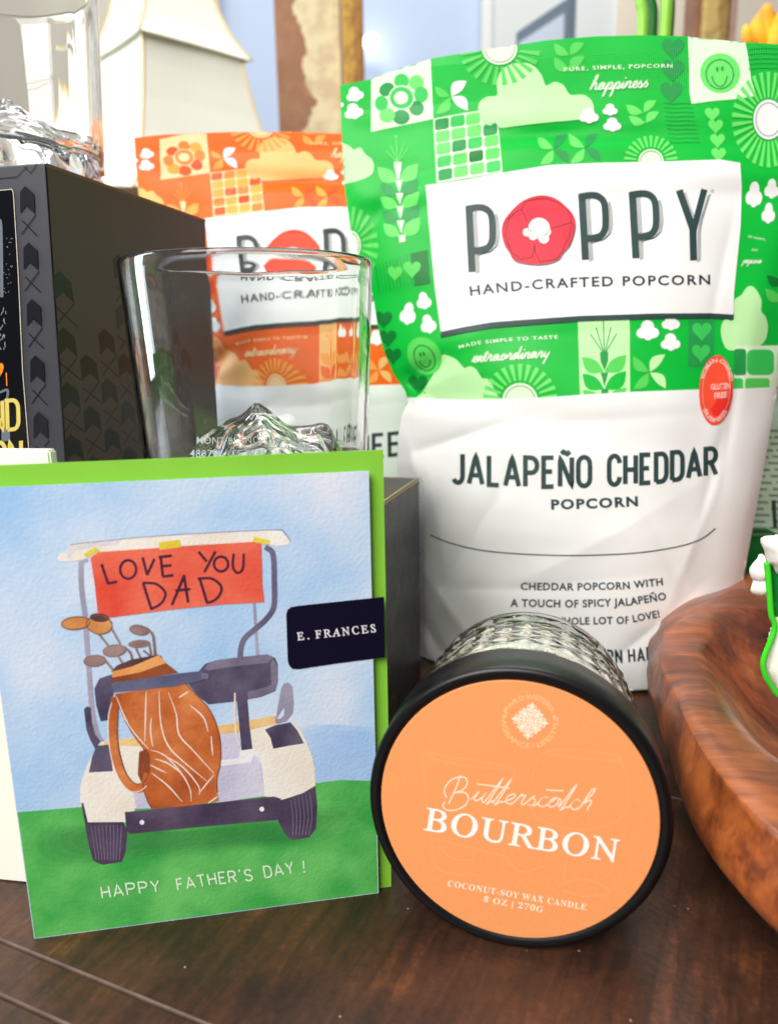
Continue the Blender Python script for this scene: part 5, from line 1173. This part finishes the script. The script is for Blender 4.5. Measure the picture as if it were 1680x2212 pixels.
for P_ in ([(402, 1015), (372, 1050), (338, 1090), (326, 1135), (345, 1180), (400, 1190), (440, 1140), (430, 1060)], [(352, 1180), (338, 1215), (332, 1250), (360, 1275), (430, 1275), (450, 1220), (430, 1160), (380, 1160)]): puff('ruffle', zc(smooth_pts(P_, True, 4)), FC+.001, .013, wf, cl)

# ================================================================== LAMP, FRAMES, WALL, FLOWERS
k1 = onF(300, 62, .95); k2 = onz(546, 132, k1[2]); e_ = (k2-k1)[:2]; pr = np.array([-e_[1], e_[0]])
lc_ = k1[:2]+(e_+pr)/2; R1 = np.linalg.norm(k1[:2]-lc_); a0 = atan2(k1[1]-lc_[1], k1[0]-lc_[0])
shade = mat('shade_cream', (244, 244, 230), .8, .2, bump=(500, .1, .0002)); trim = mat('shade_trim', (238, 208, 132), .6)
lamp = thing('table_lamp', 'cream two tier pagoda lampshade with yellow edging, standing behind the boxes', 'lamp', (float(lc_[0]), float(lc_[1]), 0))
def tier(name, prof, th=.003):
    V, F = [], []; ns = 10; n_ = 4*ns
    full = prof+[(z-.0008, r-th) for z, r in prof[::-1]]
    for z, r in full:
        for k in range(4):
            A_ = np.array([cos(a0+k*pi/2), sin(a0+k*pi/2)]); B_ = np.array([cos(a0+(k+1)*pi/2), sin(a0+(k+1)*pi/2)])
            for j in range(ns):
                t = j/ns; c_ = A_*(1-t)+B_*t; sag = 1-.10*sin(pi*t); V.append((lc_[0]+r*c_[0]*sag, lc_[1]+r*c_[1]*sag, z+.022*R1/.11*0+.004*sin(pi*t)*(r/R1)**3))
    for i in range(len(full)):
        i2 = (i+1) % len(full)
        for k in range(n_): kk = (k+1) % n_; F.append((i*n_+k, i*n_+kk, i2*n_+kk, i2*n_+k))
    me = me_from(name, V, F); bm = bmesh.new(); bm.from_mesh(me); bmesh.ops.recalc_face_normals(bm, faces=bm.faces); bm.to_mesh(me); bm.free()
    o = link(name, me, shade, lamp, False)
    for k in range(4):
        tube('edging', [(lc_[0]+(r+.0005)*cos(a0+k*pi/2), lc_[1]+(r+.0005)*sin(a0+k*pi/2), z) for z, r in prof], .0013, trim, o, 8)
    return o
zt = k1[2]
tier('upper_shade', [(zt, R1), (zt+.010, R1*.90), (zt+.028, R1*.77), (zt+.055, R1*.64), (zt+.09, R1*.53), (zt+.13, R1*.45), (zt+.15, R1*.43)])
zl = zt-.178
tier('lower_shade', [(zl, R1*1.62), (zl+.012, R1*1.46), (zl+.035, R1*1.30), (zl+.07, R1*1.15), (zl+.11, R1*1.02), (zl+.15, R1*.92), (zl+.185, R1*.86)])
lathe_mesh('lamp_base', [(0, .06), (.008, .06), (.014, .03), (.03, .016), (.08, .022), (.14, .014), (zl+.04, .010)], 40, mat('lamp_brass', (190, 150, 80), .35, metal=1), lamp, np.array([lc_[0], lc_[1], 0]), np.array([0, 0, 1.]), np.array([1., 0, 0]), np.array([0, 1., 0]))

def peel(name, c1, c2, c3, split, amp, sc):
    m = bpy.data.materials.new(name); m.use_nodes = True; b = pb(m); N, L = nt(m)
    tc = N.new('ShaderNodeTexCoord'); sx = N.new('ShaderNodeSeparateXYZ'); L.new(tc.outputs['Generated'], sx.inputs[0])
    n_ = N.new('ShaderNodeTexNoise'); n_.inputs['Scale'].default_value = sc; n_.inputs['Detail'].default_value = 6; L.new(tc.outputs['Object'], n_.inputs['Vector'])
    a = N.new('ShaderNodeMath'); a.operation = 'MULTIPLY_ADD'; L.new(n_.outputs['Fac'], a.inputs[0]); a.inputs[1].default_value = amp; L.new(sx.outputs[0], a.inputs[2])
    cr = N.new('ShaderNodeValToRGB'); cr.color_ramp.interpolation = 'CONSTANT'; e = cr.color_ramp.elements
    e[0].position = 0; e[0].color = lin(c1)+(1,); e[1].position = split; e[1].color = lin(c2)+(1,)
    L.new(a.outputs[0], cr.inputs['Fac'])
    n2 = N.new('ShaderNodeTexNoise'); n2.inputs['Scale'].default_value = sc*2.3; n2.inputs['Detail'].default_value = 5; L.new(tc.outputs['Object'], n2.inputs['Vector'])
    c_ = N.new('ShaderNodeValToRGB'); c_.color_ramp.elements[0].position = .45; c_.color_ramp.elements[1].position = .62
    L.new(n2.outputs['Fac'], c_.inputs['Fac']); mx = N.new('ShaderNodeMix'); mx.data_type = 'RGBA'; L.new(cr.outputs['Color'], mx.inputs['A']); mx.inputs['B'].default_value = lin(c3)+(1,)
    ml = N.new('ShaderNodeMath'); ml.operation = 'MULTIPLY'; L.new(c_.outputs['Color'], ml.inputs[0]); ml.inputs[1].default_value = .45; L.new(ml.outputs[0], mx.inputs['Factor'])
    L.new(mx.outputs['Result'], b.inputs['Base Color']); b.inputs['Roughness'].default_value = .65
    return m
def post(px0, px1, F_, dep, m, parent, name, z1=1.3):
    x0 = onF(px0, 150, F_)[0]; x1 = onF(px1, 150, F_)[0]
    return prism_box(name, [(x0, F_), (x1, F_), (x1, F_+dep), (x0, F_+dep)], (0, z1), m, parent, .004)
pf = thing('weathered_frame', 'peeling brown and cream mirror frame post with gilded edge, behind the lampshade', 'mirror frame', (-.12, 1.35, 0))
post(597, 738, 1.35, .05, peel('frame_brown_cream', (162, 112, 80), (232, 216, 172), (186, 140, 102), 1.06, 1.15, 15), pf, 'painted_board')
gilt = peel('frame_gilt', (206, 158, 62), (176, 122, 50), (120, 78, 34), .95, .9, 40)
post(741, 786, 1.33, .05, gilt, pf, 'gilded_edge')
pg = thing('weathered_frame', 'cracked gold and brown mirror frame post rising behind the green pouch top', 'mirror frame', (.47, 1.35, 0))
post(1492, 1510, 1.36, .05, mat('frame_dark_edge', (150, 104, 78), .6, vary=(30, .2)), pg, 'dark_edge')
post(1512, 1566, 1.35, .05, peel('frame_gilt_pale', (222, 190, 116), (196, 156, 84), (110, 84, 60), .95, .9, 34), pg, 'gilded_face')
post(1568, 1584, 1.36, .05, mat('frame_pink_edge', (212, 178, 156), .6, vary=(30, .1)), pg, 'pale_edge')
def wall(name, px0, px1, F_, col, rough=.9, z1=2.4):
    x0 = onF(px0, 40, F_)[0]; x1 = onF(px1, 40, F_)[0]
    o = prism_box(name, [(x0, F_), (x1, F_), (x1, F_+.04), (x0, F_+.04)], (-.8, z1), mat(name+'_paint', col, rough, .3), None, .004); o['kind'] = 'structure'; return o
wall('back_wall', -1600, 1046, 2.42, (204, 221, 248))
wall('side_wall', 1062, 1336, 2.40, (226, 232, 232))
wall('beige_wall', 1336, 3400, 2.38, (238, 226, 208))
tag(prism_box('door_casing', [(onF(1040, 40, 2.38)[0], 2.38), (onF(1063, 40, 2.38)[0], 2.38), (onF(1063, 40, 2.38)[0], 2.46), (onF(1040, 40, 2.38)[0], 2.46)], (-.8, 2.4), mat('casing_white', (240, 240, 236), .6), None, .004), 'white upright door casing between the blue wall and the pale wall', 'door frame')
wall('cream_wall', -1600, 470, 2.30, (236, 230, 216))
p1 = onF(1113, 70, 2.15); p2_ = onz(1231, -10, p1[2]); fu = p2_-p1; fl = float(np.linalg.norm(fu)); fu = fu/fl; fn = np.cross(fu, [0, 0, 1.])
pic = thing('framed_picture', 'grey framed picture with white mat on the pale wall, seen at a slant', 'picture', tuple(p1))
fh = .42
slab('frame', p1-np.array([0, 0, fh]), fu, (0, 0, 1.), fn, fl, fh, .02, mat('picture_frame_grey', (116, 132, 146), .5), pic, .003)
slab('mat_board', p1-np.array([0, 0, fh])+fu*fl*.09+np.array([0, 0, .03])+fn*.002, fu, (0, 0, 1.), fn, fl*.82, fh-.06, .004, mat('picture_mat', (214, 224, 238), .8), pic)
slab('print', p1-np.array([0, 0, fh])+fu*fl*.26+np.array([0, 0, .09])+fn*.004, fu, (0, 0, 1.), fn, fl*.50, fh-.18, .004, two_tone('picture_print', (130, 144, 156), (168, 178, 186), 14, .8), pic)
# green stems
st = thing('green_plant', 'bright green flower stems rising behind the green pouch', 'plant', tuple(onz(1410, 700, 0)*0+np.array([.21, .62, 0])))
for xa, xb, F_, r_, c_ in ((1383, 1386, .62, .0040, 'lt'), (1404, 1406, .63, .0042, 'dk'), (1441, 1434, .62, .0046, 'lt'), (1450, 1444, .634, .003, 'dk')):
    m_ = mat('stem_light', (150, 214, 70), .45, vary=(60, .08)) if c_ == 'lt' else mat('stem_dark', (24, 112, 40), .45, vary=(60, .1))
    hi = onF(xa, -30, F_); mid = onF(xb, 90, F_); lo = np.array([mid[0]-.004, F_+.01, 0.0])
    tube('stem', smooth_pts([tuple(lo), tuple((lo+mid)/2), tuple(mid), tuple(hi), tuple(hi+np.array([.004, .01, .12]))], False, 6), r_, m_, st, 12)
fl_ = thing('orange_flower', 'blurred orange yellow blossom above the green pouch at the right edge', 'flower', (.42, .92, 0))
yo = two_tone('petal_orange', (255, 150, 12), (255, 196, 40), 30, .6)
for P_ in ([(1612, 92), (1622, 50), (1640, 30), (1660, 60), (1664, 100), (1640, 112)], [(1640, 100), (1636, 40), (1652, 8), (1668, 18), (1676, 60), (1670, 110)], [(1656, 110), (1668, 50), (1690, 20), (1712, 50), (1708, 110)], [(1606, 100), (1600, 70), (1612, 52), (1626, 80), (1630, 110)], [(1690, 110), (1706, 60), (1736, 40), (1742, 90), (1716, 118)]):
    puff('petal', smooth_pts(P_, True, 4), .92+.012*rng.uniform(-1, 1), .02, yo, fl_, 10)
tube('stem', [tuple(onF(1668, 112, .92)), tuple(onF(1668, 112, .92)*np.array([1, 1, .5])+np.array([0, .01, 0])), (float(onF(1668, 112, .92)[0])+.01, .93, 0)], .003, mat('stem_dark', (24, 112, 40)), fl_, 10)
# lit bulb seen on the blue wall
bm = bmesh.new(); bmesh.ops.create_uvsphere(bm, u_segments=24, v_segments=14, radius=.022)
me = bpy.data.meshes.new('bulb'); bm.to_mesh(me); bm.free()
em = bpy.data.materials.new('bulb_glow'); em.use_nodes = True; pb(em).inputs['Emission Color'].default_value = (1, .98, .92, 1); pb(em).inputs['Emission Strength'].default_value = 6
bo = link('light_bulb', me, em); bo.location = tuple(onF(802, 92, 2.36)); tag(bo, 'small round lit bulb glowing against the pale blue wall', 'light')
